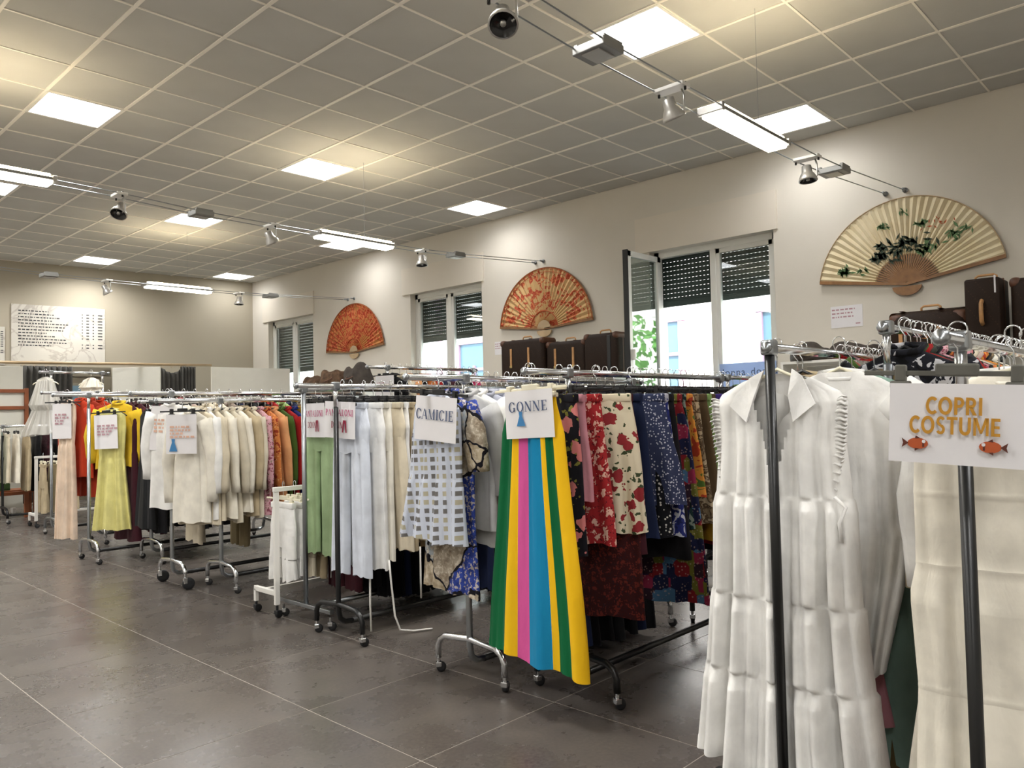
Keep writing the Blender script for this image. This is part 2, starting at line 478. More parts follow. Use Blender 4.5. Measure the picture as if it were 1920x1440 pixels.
def build_shell():
    fl = struct('floor', MB().box(X0, Y0, -0.06, 8.05, Y1, -0.0012).mesh('floor', 'grout'))
    # floor tiles, 0.8 m pitch, joints recessed
    tb = MB().cbox(0, 0, -0.01, 0.7945, 0.7945, 0.02, 0.0)
    tm = tb.mesh('floor_tile', 'floor_tile')
    rest = MB()
    x = 0.38-0.8*5
    while x < 8.0:
        y = -4.0
        while y < Y1:
            a0, a1 = max(x, X0), min(x+0.8, WX); b0, b1 = y, y+0.8
            cx, cy = x+0.4, y+0.4
            if any(in_view(px, py, 0) for px in (x, cx, x+.8) for py in (y, cy, y+.8)) and a0 == x and a1 == x+0.8:
                obj('floor_tile', tm, fl, (cx, cy, 0))
            elif a1 > a0 + 0.02 and b1 > Y0:
                rest.box(a0+.002, max(b0, Y0)+.002, -0.02, a1-.002, b1-.002, 0.0)
            y += 0.8
        x += 0.8
    o = rest.obj('floor_tile_border', 'floor_tile', fl); o['kind'] = 'stuff'
    # ceiling
    ce = struct('ceiling', MB().box(X0-.3, Y0-.3, ZC+0.012, 8.05, Y1+.3, ZC+0.3).mesh('ceiling', 'roof_dark'))
    tm = MB().cbox(0, 0, 0.006, 0.585, 0.585, 0.012, 0.0).mesh('ceiling_tile', 'ceiling_tile')
    gx = [1.9624+0.6*i for i in range(-8, 10)]
    gy = [5.1255+0.6*j for j in range(-14, 18)]
    lights = {(i, j) for i in (-8, -4, 0, 4, 8) for j in (-11, -4, 3, 8, 14)}
    rest = MB()
    cand = []
    for i in range(-9, 10):
        for j in range(-15, 18):
            if (i, j) in lights: continue
            x0, y0 = 1.9624+0.6*i, 5.1255+0.6*j
            full = x0 >= X0 and x0+0.6 <= WX and y0 >= Y0 and y0+.6 <= Y1
            vis = any(in_view(px, py, ZC, 5) for px in (x0+.05, x0+.3, x0+.55) for py in (y0+.05, y0+.3, y0+.55))
            if vis and y0 < back_y(x0)-0.05 and x0 < WX and full:
                cand.append((math.hypot(x0+.3, y0+.3), x0, y0))
            else:
                a0, a1, b0, b1 = max(x0, X0), min(x0+.6, WX), max(y0, Y0), min(y0+.6, Y1)
                if a1 > a0+.03 and b1 > b0+.03: rest.box(a0+.008, b0+.008, ZC, a1-.008, b1-.008, ZC+.012)
    cand.sort()
    for k, (d, x0, y0) in enumerate(cand):
        if k < 300: obj('ceiling_tile', tm, ce, (x0+.3, y0+.3, ZC))
        else: rest.box(x0+.008, y0+.008, ZC, x0+.592, y0+.592, ZC+.012)
    o = rest.obj('ceiling_tile_border', 'ceiling_tile', ce); o['kind'] = 'stuff'
    rm = MB().box(-.012, Y0, -.008, .012, Y1, .006).mesh('grid_runner', 'ceiling_grid')
    for x in gx: obj('grid_runner', rm, ce, (x, 0, ZC))
    rm = MB().box(X0, -.008, -.006, WX, .008, .006).mesh('grid_cross_runner', 'ceiling_grid')
    for y in gy:
        if y < Y1: obj('grid_cross_runner', rm, ce, (0, y, ZC))
    # ceiling light panels
    rowname = {-11: 'behind the viewer', -4: 'nearest row', 3: 'second row', 8: 'third row', 14: 'row nearest the grey wall'}
    colname = {8: 'window-wall', 4: 'middle', 0: 'aisle-side', -4: 'far aisle', -8: 'farthest aisle'}
    for (i, j) in sorted(lights):
        x0, y0 = 1.9624+0.6*i+.3, 5.1255+0.6*j+.3
        if not (X0 < x0-.3 and y0-.3 > Y0 and y0+.2 < back_y(x0)): continue
        t = thing('ceiling_light_panel', 'square white ceiling light panel, %s column, %s' % (colname[i], rowname[j]), 'ceiling light', (x0, y0, ZC), group='square ceiling light panels')
        f = MB()
        for a in (-1, 1):
            f.cbox(a*.287, 0, -.004, .022, .596, .014); f.cbox(0, a*.287, -.004, .552, .022, .014)
        f.obj('frame', 'white_metal', t)
        MB().cbox(0, 0, .001, .556, .556, .012).obj('diffuser', 'panel_light', t)
        ld = bpy.data.lights.new('panel_lamp', 'AREA'); ld.shape = 'SQUARE'; ld.size = .54; ld.energy = PANEL_WATTS*(.22 if i == 8 else 1.3); ld.spread = math.radians(150); ld.color = (1.0, .985, .96)
        lo = bpy.data.objects.new('panel_lamp', ld); COL.objects.link(lo); lo.parent = t; lo.location = (0, 0, -.014)
    # window wall with three openings
    w = MB()
    ys = [Y0] + [v for a in WIN for v in a[:2]] + [Y1]
    for k in range(0, len(ys), 2): w.box(WX, ys[k], 0, WX+.35, ys[k+1], ZC+.02)
    for (a, b, zt, zs) in WIN:
        w.box(WX, a, 0, WX+.35, b, SILL); w.box(WX, a, zt, WX+.35, b, ZC+.02)
    struct('wall_right', w.mesh('wall_right', 'wall_white'))
    # back wall (slightly skewed), left and front walls
    bl = MB(); xa, xb = X0-.3, WX
    bl.add([(xa, back_y(xa), 0), (xb, back_y(xb), 0), (xb, back_y(xb)+.3, 0), (xa, back_y(xa)+.3, 0),
            (xa, back_y(xa), ZC+.02), (xb, back_y(xb), ZC+.02), (xb, back_y(xb)+.3, ZC+.02), (xa, back_y(xa)+.3, ZC+.02)],
           [(0,3,2,1),(4,5,6,7),(0,1,5,4),(1,2,6,5),(2,3,7,6),(3,0,4,7)])
    struct('wall_back', bl.mesh('wall_back', 'wall_greige'))
    struct('wall_left', MB().box(X0-.3, Y0, 0, X0, Y1, ZC+.02).mesh('wall_left', 'wall_unseen'))
    struct('wall_front', MB().box(X0-.3, Y0-.3, 0, 8.05, Y0, ZC+.02).mesh('wall_front', 'wall_unseen'))
    # windows
    for n, (a, b, zt, zs) in enumerate(WIN):
        root = bpy.data.objects.new('window_%d' % (n+1), None); COL.objects.link(root); root['kind'] = 'structure'
        fx = WX+.10
        mid = (a+b)/2
        f = MB()
        for (u0, u1) in ((a, a+.06), (b-.06, b)): f.box(fx, u0, SILL, fx+.07, u1, zt)
        f.box(fx, a, zt-.07, fx+.07, b, zt); f.box(fx, a, SILL, fx+.07, b, SILL+.07)
        f.obj('window_frame', 'pvc', root)
        MB().cbox(fx+.02, mid, (SILL+zt)/2, .05, .07, zt-SILL-.14, .008).obj('mullion', 'pvc', root)
        MB().cbox(WX+.03, mid, SILL-.012, .22, b-a, .024, .004).obj('window_sill', 'sill', root)
        for side, (u0, u1) in enumerate(((a+.06, mid-.035), (mid+.035, b-.06))):
            if n == 0 and side == 1: continue
            s = MB()
            s.box(fx+.005, u0, SILL+.07, fx+.055, u0+.045, zt-.07); s.box(fx+.005, u1-.045, SILL+.07, fx+.055, u1, zt-.07)
            s.box(fx+.005, u0, SILL+.07, fx+.055, u1, SILL+.12); s.box(fx+.005, u0, zt-.12, fx+.055, u1, zt-.07)
            so = s.obj('sash', 'pvc', root)
            MB().box(fx+.028, u0+.04, SILL+.11, fx+.032, u1-.04, zt-.11).obj('pane', 'glass', so)
        # roller shutter of separate slats with light slots between
        sh = MB().box(WX+.19, a+.02, zt-.10, WX+.25, b-.02, zt).obj('shutter', 'shutter', root)
        sm = MB().cbox(0, 0, 0, .012, b-a-.02, .0485, .002).mesh('slat', 'shutter')
        z = zt-.03
        while z > zs+.02:
            obj('slat', sm, sh, (WX+.22, mid, z)); z -= .0525
        lk = MB(); y = a+.03
        while y < b-.02:
            lk.box(WX+.217, y, zs+.03, WX+.223, y+.026, zt-.03); y += .048
        lk.obj('slat_link', 'shutter', sh)
        MB().cbox(WX+.22, mid, zs+.0, .016, b-a-.02, .07, .004).obj('bottom_slat', 'shutter', sh)
        if n == 0:   # inward-open sash, square to the wall
            y = b-.055; xh = fx+.0; wl = .66
            s = MB()
            s.box(xh-wl, y-.025, SILL+.06, xh-wl+.06, y+.025, zt-.06); s.box(xh-.06, y-.025, SILL+.06, xh, y+.025, zt-.06)
            s.box(xh-wl, y-.025, SILL+.06, xh, y+.025, SILL+.12); s.box(xh-wl, y-.025, zt-.12, xh, y+.025, zt-.06)
            so = s.obj('open_sash', 'pvc', root)
            MB().box(xh-wl+.055, y-.002, SILL+.115, xh-.055, y+.002, zt-.115).obj('pane', 'glass_leaf', so)
            MB().box(xh-wl-.012, y-.03, SILL+.05, xh-wl, y+.035, zt-.05).obj('seal', 'rubber', so)
            MB().cbox(xh-wl+.03, y-.05, 1.95, .02, .05, .12, .006).obj('handle', 'pvc', so)
        # plastered shutter box standing proud of the wall above the opening
        struct('trim_%d' % (n+1), MB().box(WX-.025, a-.05, zt+.0, WX+.001, b+.18, zt+.41).mesh('trim', 'wall_white2'))
build_shell()

# ================================================================== OUTSIDE
def build_outside():
    t = thing('building', 'bright white building facade with pink trim seen through the windows', 'building', (14.5, 6, -3))
    MB().box(0, -16, 0, .6, 26, 9.5).obj('facade_wall', 'facade', t)
    for y in (-4.2, -1.2, 1.8, 4.6, 7.4, 10.4, 13.4):
        MB().cbox(-.06, y, 4.5, .12, .16, 9, .01).obj('pilaster', 'facade_trim', t)
    for y in (-2.7, .3, 3.3, 6.1, 9.0, 12.0, 15.0):
        f = MB()
        f.cbox(-.05, y-.62, 4.9, .1, .12, 2.6); f.cbox(-.05, y+.62, 4.9, .1, .12, 2.6); f.cbox(-.05, y, 6.25, .1, 1.36, .12); f.cbox(-.05, y, 5.5, .08, 1.2, .07); f.cbox(-.05, y, 4.6, .08, .07, 2.0)
        w = f.obj('window_surround', 'facade_trim', t)
        MB().cbox(-.02, y, 4.9, .03, 1.2, 2.6).obj('pane', 'facade_pane', w)
    g = MB().box(8.06, -20, -3.2, 15, 34, -3.0).obj('street', 'street'); g['kind'] = 'structure'
    t = thing('street_tree', 'small leafy green tree standing outside the open window', 'tree', (10.9, 2.7, -3.0))
    MB().tube([(0, 0, 0), (.05, 0, 2.0), (0, .05, 4.6)], [.12, .09, .05], 8).obj('trunk', 'bark', t, True)
    R = random.Random(3); f = MB()
    for k in range(420):
        u = R.uniform(-1, 1); a = R.uniform(0, 2*PI); rr = R.uniform(.4, 1)**.5
        c = np.array([.7*rr*math.sqrt(1-u*u)*math.cos(a), .7*rr*math.sqrt(1-u*u)*math.sin(a), 4.9+1.0*rr*u])
        d = np.array([R.uniform(-1, 1) for _ in range(3)]); d /= np.linalg.norm(d)
        e = np.cross(d, [R.uniform(-1, 1) for _ in range(3)]); e /= np.linalg.norm(e)+1e-6
        f.add([c-d*.09, c+e*.045, c+d*.09, c-e*.045], [(0, 1, 2, 3)])
    f.obj('foliage', 'foliage', t)
build_outside()

# ================================================================== LETTERING
def serif_polys(ch):
    T, t, P = .17, .06, []
    def q(*p): P.append(list(p))
    def r(x0, y0, x1, y1): q((x0, y0), (x1, y0), (x1, y1), (x0, y1))
    def sf(cx, y, w=.17): r(cx-w, y, cx+w, y+.045) if y < .5 else r(cx-w, y-.045, cx+w, y)
    def ring(cx, cy, rx, ry, a0, a1, tx=.15, ty=.05, n=18):
        for i in range(n):
            u, v = a0+(a1-a0)*i/n, a0+(a1-a0)*(i+1)/n
            def pt(a, k): return (cx+(rx-k*(tx*abs(math.cos(a))+ty*abs(math.sin(a))))*math.cos(a), cy+(ry-k*(tx*abs(math.cos(a))+ty*abs(math.sin(a))))*math.sin(a))
            q(pt(u, 0), pt(v, 0), pt(v, 1), pt(u, 1))
    w = .82
    if ch == 'I': r(.12, 0, .29, 1); sf(.205, 0); sf(.205, 1); w = .42
    elif ch == 'N':
        r(.12, 0, .18, 1); r(.72, 0, .78, 1); q((.08, 1), (.26, 1), (.80, 0), (.62, 0)); sf(.15, 0, .13); sf(.12, 1, .1); sf(.75, 1, .13); w = .92
    elif ch == 'E':
        r(.12, 0, .29, 1); r(.05, 0, .70, t); r(.05, 1-t, .68, 1); r(.29, .48, .54, .54); r(.63, 0, .70, .24); r(.61, .78, .68, 1); r(.5, .40, .54, .62); w = .78
    elif ch == 'L': r(.12, 0, .29, 1); sf(.205, 1); r(.05, 0, .66, t); r(.60, 0, .66, .28); w = .72
    elif ch == 'T': r(.30, 0, .47, 1); r(.03, 1-t, .74, 1); r(.03, .76, .08, 1); r(.69, .76, .74, 1); sf(.385, 0); w = .8
    elif ch == 'P': r(.12, 0, .29, 1); sf(.205, 0); r(.05, .955, .4, 1); r(.29, .44, .4, .49); ring(.38, .72, .30, .28, -PI/2, PI/2); w = .74
    elif ch == 'D': r(.12, 0, .29, 1); r(.05, 0, .4, .05); r(.05, .95, .4, 1); ring(.38, .5, .42, .5, -PI/2, PI/2, .16); w = .88
    elif ch == 'O': ring(.44, .5, .41, .52, 0, 2*PI, n=28); w = .9
    elif ch in 'CG':
        ring(.44, .5, .41, .52, .72, 2*PI-.72, n=24); r(.70, .72, .75, .97)
        if ch == 'G': r(.62, 0.05, .78, .42); r(.54, .40, .86, .445); w = .92
        else: w = .84
    elif ch == 'A': q((.40, 1), (.46, 1), (.12, 0), (.06, 0)); q((.38, 1), (.50, 1), (.86, 0), (.68, 0)); r(.2, .33, .66, .38); sf(.1, 0, .12); sf(.77, 0, .15); w = .92
    elif ch == 'M': r(.12, 0, .18, 1); r(.80, 0, .97, 1); q((.08, 1), (.25, 1), (.57, 0), (.48, 0)); q((.83, 1), (.90, 1), (.56, 0), (.50, 0)); sf(.15, 0, .12); sf(.885, 0, .15); sf(.1, 1, .1); sf(.93, 1, .1); w = 1.1
    return P, w

def block_polys(ch):
    T, P = .19, []
    def q(*p): P.append(list(p))
    def r(x0, y0, x1, y1): q((x0, y0), (x1, y0), (x1, y1), (x0, y1))
    def ring(cx, cy, rx, ry, a0, a1, t=T, n=18):
        for i in range(n):
            u, v = a0+(a1-a0)*i/n, a0+(a1-a0)*(i+1)/n
            q((cx+rx*math.cos(u), cy+ry*math.sin(u)), (cx+rx*math.cos(v), cy+ry*math.sin(v)), (cx+(rx-t)*math.cos(v), cy+(ry-t)*math.sin(v)), (cx+(rx-t)*math.cos(u), cy+(ry-t)*math.sin(u)))
    w = .62
    if ch == 'C': ring(.42, .5, .40, .52, .80, 2*PI-.80); w = .70
    elif ch == 'O': ring(.43, .5, .42, .52, 0, 2*PI, n=28); w = .86
    elif ch == 'I': r(.04, 0, .04+T, 1); w = .28
    elif ch in 'PR':
        r(.04, 0, .04+T, 1); r(.2, 1-.17, .36, 1); r(.2, .40, .36, .57); ring(.34, .70, .28, .30, -PI/2, PI/2, .175)
        if ch == 'R': q((.22, .44), (.42, .44), (.68, 0), (.45, 0)); w = .68
        else: w = .62
    elif ch == 'E':
        r(.04, 0, .04+T, 1); r(.2, 0, .56, .17); r(.2, .42, .52, .58); r(.2, .83, .56, 1); w = .58
    elif ch == 'T': r(0, .83, .66, 1); r(.235, 0, .235+T, .85); w = .66
    elif ch == 'U': r(.04, .34, .04+T, 1); r(.55, .34, .55+T, 1); ring(.39, .36, .35, .38, PI, 2*PI); w = .78
    elif ch == 'S':
        ring(.32, .73, .27, .29, .45, PI*1.5, .17); ring(.30, .27, .28, .29, -PI*.5-PI*.32-.1, PI*.5, .17); w = .62
    elif ch == 'M':
        r(.04, 0, .20, 1); r(.78, 0, .94, 1); q((.04, 1), (.26, 1), (.55, .12), (.43, .12)); q((.72, 1), (.94, 1), (.55, .12), (.43, .12)); w = .98
    return P, w

def serif_text(txt, h, width=None, letters=None):
    """polygons of a serif word, centred; returns list of quads in (x,z)"""
    out = []; x = 0
    for ch in txt:
        if ch == ' ': x += .4; continue
        P, w = (letters or serif_polys)(ch)
        out += [[(px+x, py) for px, py in p] for p in P]; x += w+.06
    sx = (width/x) if width else h
    return [[((px-x/2)*sx, (py-.5)*h) for px, py in p] for p in out]

def flat_polys(polys, y, thick=.0004):
    V = []; F = []
    for p in polys:
        b = len(V); n = len(p)
        V += [(a, y, c) for a, c in p] + [(a, y-thick, c) for a, c in p]
        F.append(tuple(b+n+i for i in range(n)))
        for i in range(n): F.append((b+i, b+(i+1) % n, b+n+(i+1) % n, b+n+i))
    return V, F

def sans_text(txt, size, bold=0.0, width=None):
    cu = bpy.data.curves.new('t', 'FONT'); cu.body = txt; cu.size = size; cu.align_x = 'CENTER'; cu.align_y = 'CENTER'
    cu.extrude = .0003; cu.space_character = 1.12; cu.offset = bold; cu.resolution_u = 3
    o = bpy.data.objects.new('t', cu); COL.objects.link(o)
    dg = bpy.context.evaluated_depsgraph_get()
    me = bpy.data.meshes.new_from_object(o.evaluated_get(dg))
    V = [(v.co.x, -v.co.z, v.co.y) for v in me.vertices]; F = [tuple(p.vertices) for p in me.polygons]
    if width:
        xs = [v[0] for v in V]; k = width/(max(xs)-min(xs)); V = [(v[0]*k, v[1], v[2]) for v in V]
    bpy.data.objects.remove(o); bpy.data.curves.remove(cu); bpy.data.meshes.remove(me)
    return V, F

def dashes(lines, x0, x1, z0, dz, h, seed):
    """rows of small word-like marks for print too fine to read"""
    R = random.Random(seed); P = []
    for k in range(lines):
        x = x0; z = z0-k*dz; end = x0+(x1-x0)*R.uniform(.5, 1)
        while x < end:
            w = R.uniform(.6, 2.6)*h
            P.append([(x, z), (x+w, z), (x+w, z+h), (x, z+h)]); x += w+h*.8
    return P

def tri_dress(cx, cz, s):
    return [[(cx-.16*s, cz+.5*s), (cx+.16*s, cz+.5*s), (cx+.12*s, cz+.2*s), (cx-.12*s, cz+.2*s)],
            [(cx-.12*s, cz+.2*s), (cx+.12*s, cz+.2*s), (cx+.38*s, cz-.5*s), (cx-.38*s, cz-.5*s)]]

# ================================================================== HANGERS AND GARMENTS
def shared_meshes():
    S = {}
    m = MB()
    m.tube(arc((0, 0), .0195, math.radians(-35), math.radians(235), 12, 'xz')[::-1] and
           arc((0, 0), .0195, math.radians(-40), math.radians(205), 12, 'xz') + [(-.012, 0, -.026), (0, 0, -.042), (0, 0, -.09)], .0021, 6)
    S['hook'] = m.mesh('hook', 'chrome', True)
    for key, mat in (('black', 'black_plastic'), ('white', 'cream_plastic'), ('grey', 'grey_plastic')):
        m = MB().tube([(-.170, 0, -.166), (-.15, 0, -.150), (-.08, 0, -.122), (-.03, 0, -.100), (0, 0, -.085), (.03, 0, -.100), (.08, 0, -.122), (.15, 0, -.150), (.170, 0, -.166)], .006, 6)
        S['arms_'+key] = m.mesh('hanger_arms', mat, True)
        m = MB().cbox(0, 0, -.100, .40, .008, .012, .002); m.cbox(0, 0, -.092, .09, .011, .030, .005)
        S['clipbar_'+key] = m.mesh('hanger_bar', mat)
        m = MB().cbox(0, 0, -.100, .024, .022, .040, .004); m.cbox(0, 0, -.128, .044, .026, .020, .005)
        S['clip_'+key] = m.mesh('clip', mat)
    return S
S = shared_meshes()

def interp_rows(keys, n):
    """keys: (z, half width, half depth, fold amplitude) -> n rows, smooth"""
    k = np.array(keys, float)
    d = np.concatenate([[0], np.cumsum(np.hypot(np.diff(k[:, 0]), np.diff(k[:, 1])))])
    t = np.unique(np.concatenate([np.linspace(0, d[-1], n), d]))
    return np.stack([np.interp(t, d, k[:, c]) for c in range(k.shape[1])], 1)

def shell(keys, N_=40, rows=18, seed=0, freq=3.0, cx=0.0, cy=0.0, lean=0.0, hem=0.0, capt=True):
    R = np.random.RandomState(seed)
    A = interp_rows(keys, rows)
    th = np.linspace(0, 2*PI, N_, endpoint=False)
    c = np.cos(th); s = np.sin(th)
    cxp = np.sign(c)*np.abs(c)**.75; syp = np.sign(s)*np.abs(s)**.8
    p1, p2, p3 = R.uniform(0, 6.28, 3)
    f1, f2 = freq*R.uniform(.85, 1.15), freq*R.uniform(1.6, 2.2)
    z0 = A[0, 0]; H = A[-1, 0]-z0
    V = []; UV = []
    for (z, w, d, a) in A:
        t = (z-z0)/H
        q1 = np.sin(f1*PI*cxp*.5+p1+.5*t); q2 = np.sin(f2*PI*cxp*.5+p2-.8*t)
        wave = 1.5*a*((1-2*np.abs(q1)**.8)*.9+.6*(1-2*np.abs(q2)))
        side = .25*a*np.sin(5*t+p3)*np.sign(c)
        x = cx+w*cxp*(1+.02*np.sin(6*t+p1))+side+lean*t
        y = cy+d*syp+wave*(.35+.65*np.abs(s))
        zz = z+np.zeros(N_)
        if t > .97: zz = zz+hem*cxp+.008*np.sin(2*PI*cxp+p3)
        V.append(np.stack([x, y, zz], 1)); UV.append(np.stack([(cxp+1)/2, np.full(N_, 1-t)], 1))
    V = np.concatenate(V); UV = np.concatenate(UV)
    n = len(A); F = []
    for i in range(n-1):
        for j in range(N_):
            F.append((i*N_+j, i*N_+(j+1) % N_, (i+1)*N_+(j+1) % N_, (i+1)*N_+j))
    if capt: F.append(tuple(range(N_-1, -1, -1)))
    return V, F, UV

def sleeve(side, length, r0=.075, r1=.05, out=.06, seed=0, flat=.5, ztop=-.175, x0=.175, puff=0.0, n=9):
    R = random.Random(seed)
    pts = []; rs = []
    ks = 9
    for i in range(ks):
        t = i/(ks-1)
        x = x0+out*(math.sin(min(1, t*1.6)*PI/2)) + R.uniform(-.004, .004)
        z = ztop-length*t
        pts.append((side*x, -.010+.010*math.sin(3*t+seed), z))
        rs.append(r0*(1-t)+r1*t+puff*math.sin(PI*t)+R.uniform(-.004, .004))
    m = MB().tube(pts, rs, 12, flat)
    return m.V, m.F

_gseed = [100]
def garment(name, kind, mat, label, cat, X, Y, Z, L=.75, W=1.0, rot=0.0, group=None, hanger='black', hi=False, sl=None, opts=None, tilt=0.0):
    opts = opts or {}
    _gseed[0] += 1; sd = _gseed[0]
    R = random.Random(sd)
    g = thing(name, label, cat, (X, Y, Z+.019), -PI/2+rot, group)
    if tilt: g.rotation_euler = (0, tilt, -PI/2+rot)
    NN = 96 if hi else 36; RR = 44 if hi else 16
    d = opts.get('d', .026); fold = opts.get('fold', .010)
    clip = kind in ('trousers', 'skirt', 'shorts')
    obj('hook', S['hook'], g, rot=(0, 0, R.uniform(-.3, .3)))
    if clip:
        obj('hanger_bar', S['clipbar_'+hanger], g)
        for sx in (-1, 1): obj('clip', S['clip_'+hanger], g, (sx*.125*W, 0, 0))
    elif kind != 'folded':
        obj('hanger_arms', S['arms_'+hanger], g)
    else:
        obj('hanger_arms', S['arms_'+hanger], g)
    def part(pname, vfu, mt=mat, parent=g, smooth=True):
        V, F = vfu[0], vfu[1]
        uv = vfu[2] if len(vfu) > 2 else None
        return obj(pname, mesh(pname, V, F, mt, smooth, uv), parent)
    fr = opts.get('freq', 2.6)
    if kind in ('shirt', 'jacket'):
        b = d*(1.25 if kind == 'jacket' else 1)
        keys = [(-.098, .05*W, .012, 0), (-.112, .09*W, .018, 0), (-.150, .185*W, .022, .002), (-.19, .205*W, b, .003), (-.32, .205*W, b*1.1, fold*.5), (-.155-L*.6, .21*W, b, fold), (-.155-L, .225*W*opts.get('flare', 1), b*1.05, fold*1.4)]
        part('body', shell(keys, NN, RR, sd, fr, hem=opts.get('hem', R.uniform(-.012, .012)), capt=False))
        ln = sl if sl is not None else .56
        if ln > 0:
            for s_ in (-1, 1):
                part('sleeve', sleeve(s_, ln*R.uniform(.96, 1.03), .072 if ln > .3 else .085, .046 if ln > .3 else .075, R.uniform(.055, .10), sd+s_, .48 if kind == 'shirt' else .6, puff=opts.get('puff', 0), x0=.165*W))
        cm = MB().tube([(-.062, .012, -.085), (-.05, -.012, -.105), (0, -.020, -.122 if kind == 'jacket' else -.110), (.05, -.012, -.105), (.062, .012, -.085), (.0, .024, -.080), (-.062, .012, -.085)], .014, 6)
        part('collar', (cm.V, cm.F))
        if kind == 'jacket' or opts.get('placket'):
            pm = MB().cbox(0.004, -b*1.05-fold*.6, -.155-L*.52, .022, .006, L*.82, .002)
            part('button_placket', (pm.V, pm.F), smooth=False)
    elif kind == 'dress':
        ww = opts.get('waist', .17); hw = opts.get('hemw', .27); wl = opts.get('wl', .42)
        keys = [(-.10, .06*W, .012, 0), (-.125, .12*W, .018, 0), (-.16, .175*W, .022, .002), (-.30, .185*W, d, .004), (-.155-wl, ww*W, d, fold*.7), (-.155-wl-.03, ww*opts.get('step', 1.06)*W, d*1.1, fold), (-.155-L, hw*W, d*1.5, fold*2.0)]
        for zc_ in opts.get('creases', ()):
            kk = np.array(keys); wz = float(np.interp(-zc_, -kk[:, 0], kk[:, 1])); dz_ = float(np.interp(-zc_, -kk[:, 0], kk[:, 2])); fz = float(np.interp(-zc_, -kk[:, 0], kk[:, 3]))
            keys += [(zc_+.007, wz, dz_, fz), (zc_, wz*1.002, dz_+.0025, fz), (zc_-.007, wz, dz_-.002, fz)]
        keys.sort(key=lambda k_: -k_[0])
        part('body', shell(keys, NN, RR+4, sd, fr+1, hem=opts.get('hem', 0), capt=False))
        if sl:
            for s_ in (-1, 1): part('sleeve', sleeve(s_, sl, .075, opts.get('cuff', .06), opts.get('out', .06), sd+s_, opts.get('sflat', .55), puff=opts.get('puff', 0), x0=.155*W))
        cm = MB().tube([(-.07, .01, -.10), (-.03, -.014, -.125), (.03, -.014, -.125), (.07, .01, -.10), (0, .02, -.09), (-.07, .01, -.10)], .008, 6)
        part('neckline', (cm.V, cm.F))
    elif kind == 'skirt':
        w0, w1 = opts.get('w0', .165), opts.get('w1', .25)
        keys = [(-.122, w0*W, .014, 0), (-.165, w0*1.03*W, .018, .001), (-.30, (w0*.7+w1*.3)*W, d, fold*.5), (-.122-L*.6, (w0*.35+w1*.65)*W, d*1.1, fold), (-.122-L, w1*W, d*1.3, fold*1.6)]
        part('body', shell(keys, NN, RR, sd, fr+.6, hem=opts.get('hem', R.uniform(-.015, .015)), capt=False))
        wm = MB().cbox(0, 0, -.143, w0*2.02*W, .036, .040, .006)
        if opts.get('band', True): part('waistband', (wm.V, wm.F), opts.get('bandmat', mat))
    elif kind in ('trousers', 'shorts'):
        w0 = .165*W; cr = -.40
        keys = [(-.122, w0*.95, .016, 0), (-.165, w0, .02, .001), (-.28, w0*1.12, d*1.1, .004), (cr-.03, w0*1.05, d*1.0, .003)]
        part('hips', shell(keys, NN, 8, sd, 2, capt=False))
        for s_ in (-1, 1):
            keys = [(cr+.06, w0*.50, d*.9, .003), (cr-.1, w0*.52, d*1.05, fold*.7), (-.122-L*.7, w0*.50*opts.get('leg', 1), d, fold), (-.122-L, w0*.50*opts.get('leg', 1), d, fold*1.2)]
            part('leg', shell(keys, max(24, NN//2), RR, sd+s_*3, 1.6, cx=s_*w0*.56, cy=R.uniform(-.008, .008), lean=s_*opts.get('spread', .01), hem=R.uniform(-.01, .01), capt=False))
        wm = MB().cbox(0, 0, -.143, w0*2*.98, .040, .040, .006)
        part('waistband', (wm.V, wm.F))
    elif kind == 'folded':
        w0 = opts.get('w0', .13)*W
        keys = [(-.135, w0, .010, 0), (-.15, w0*1.02, .022, .002), (-.3, w0*1.03, d, fold*.5), (-.135-L, w0*1.05, d*1.1, fold)]
        part('cloth', shell(keys, NN, RR, sd, 1.8, cx=opts.get('cx', 0), hem=R.uniform(-.015, .015)))
    return g

# ================================================================== RACKS
def caster_set(root, x, y, big=False, mat='black_metal', chrome=True):
    r = .048 if big else .026
    f = MB()
    f.cbox(0, 0, r*1.55, .030, .034, r*1.0, .004); f.tube([(0, 0, r*2.0), (0, 0, r*3.2)], .009, 8)
    c = obj('caster', f.mesh('caster', 'chrome' if chrome else mat), root, (x, y, 0), (0, 0, rnd.uniform(-.9, .9)))
    w = MB().lathe([(r*.5, -.013), (r*.93, -.012), (r, -.007), (r, .007), (r*.93, .012), (r*.5, .013)], 16, 'y', (r*.5, 0, r))
    w.obj('wheel', 'rubber', c, True)
    return r*3.0

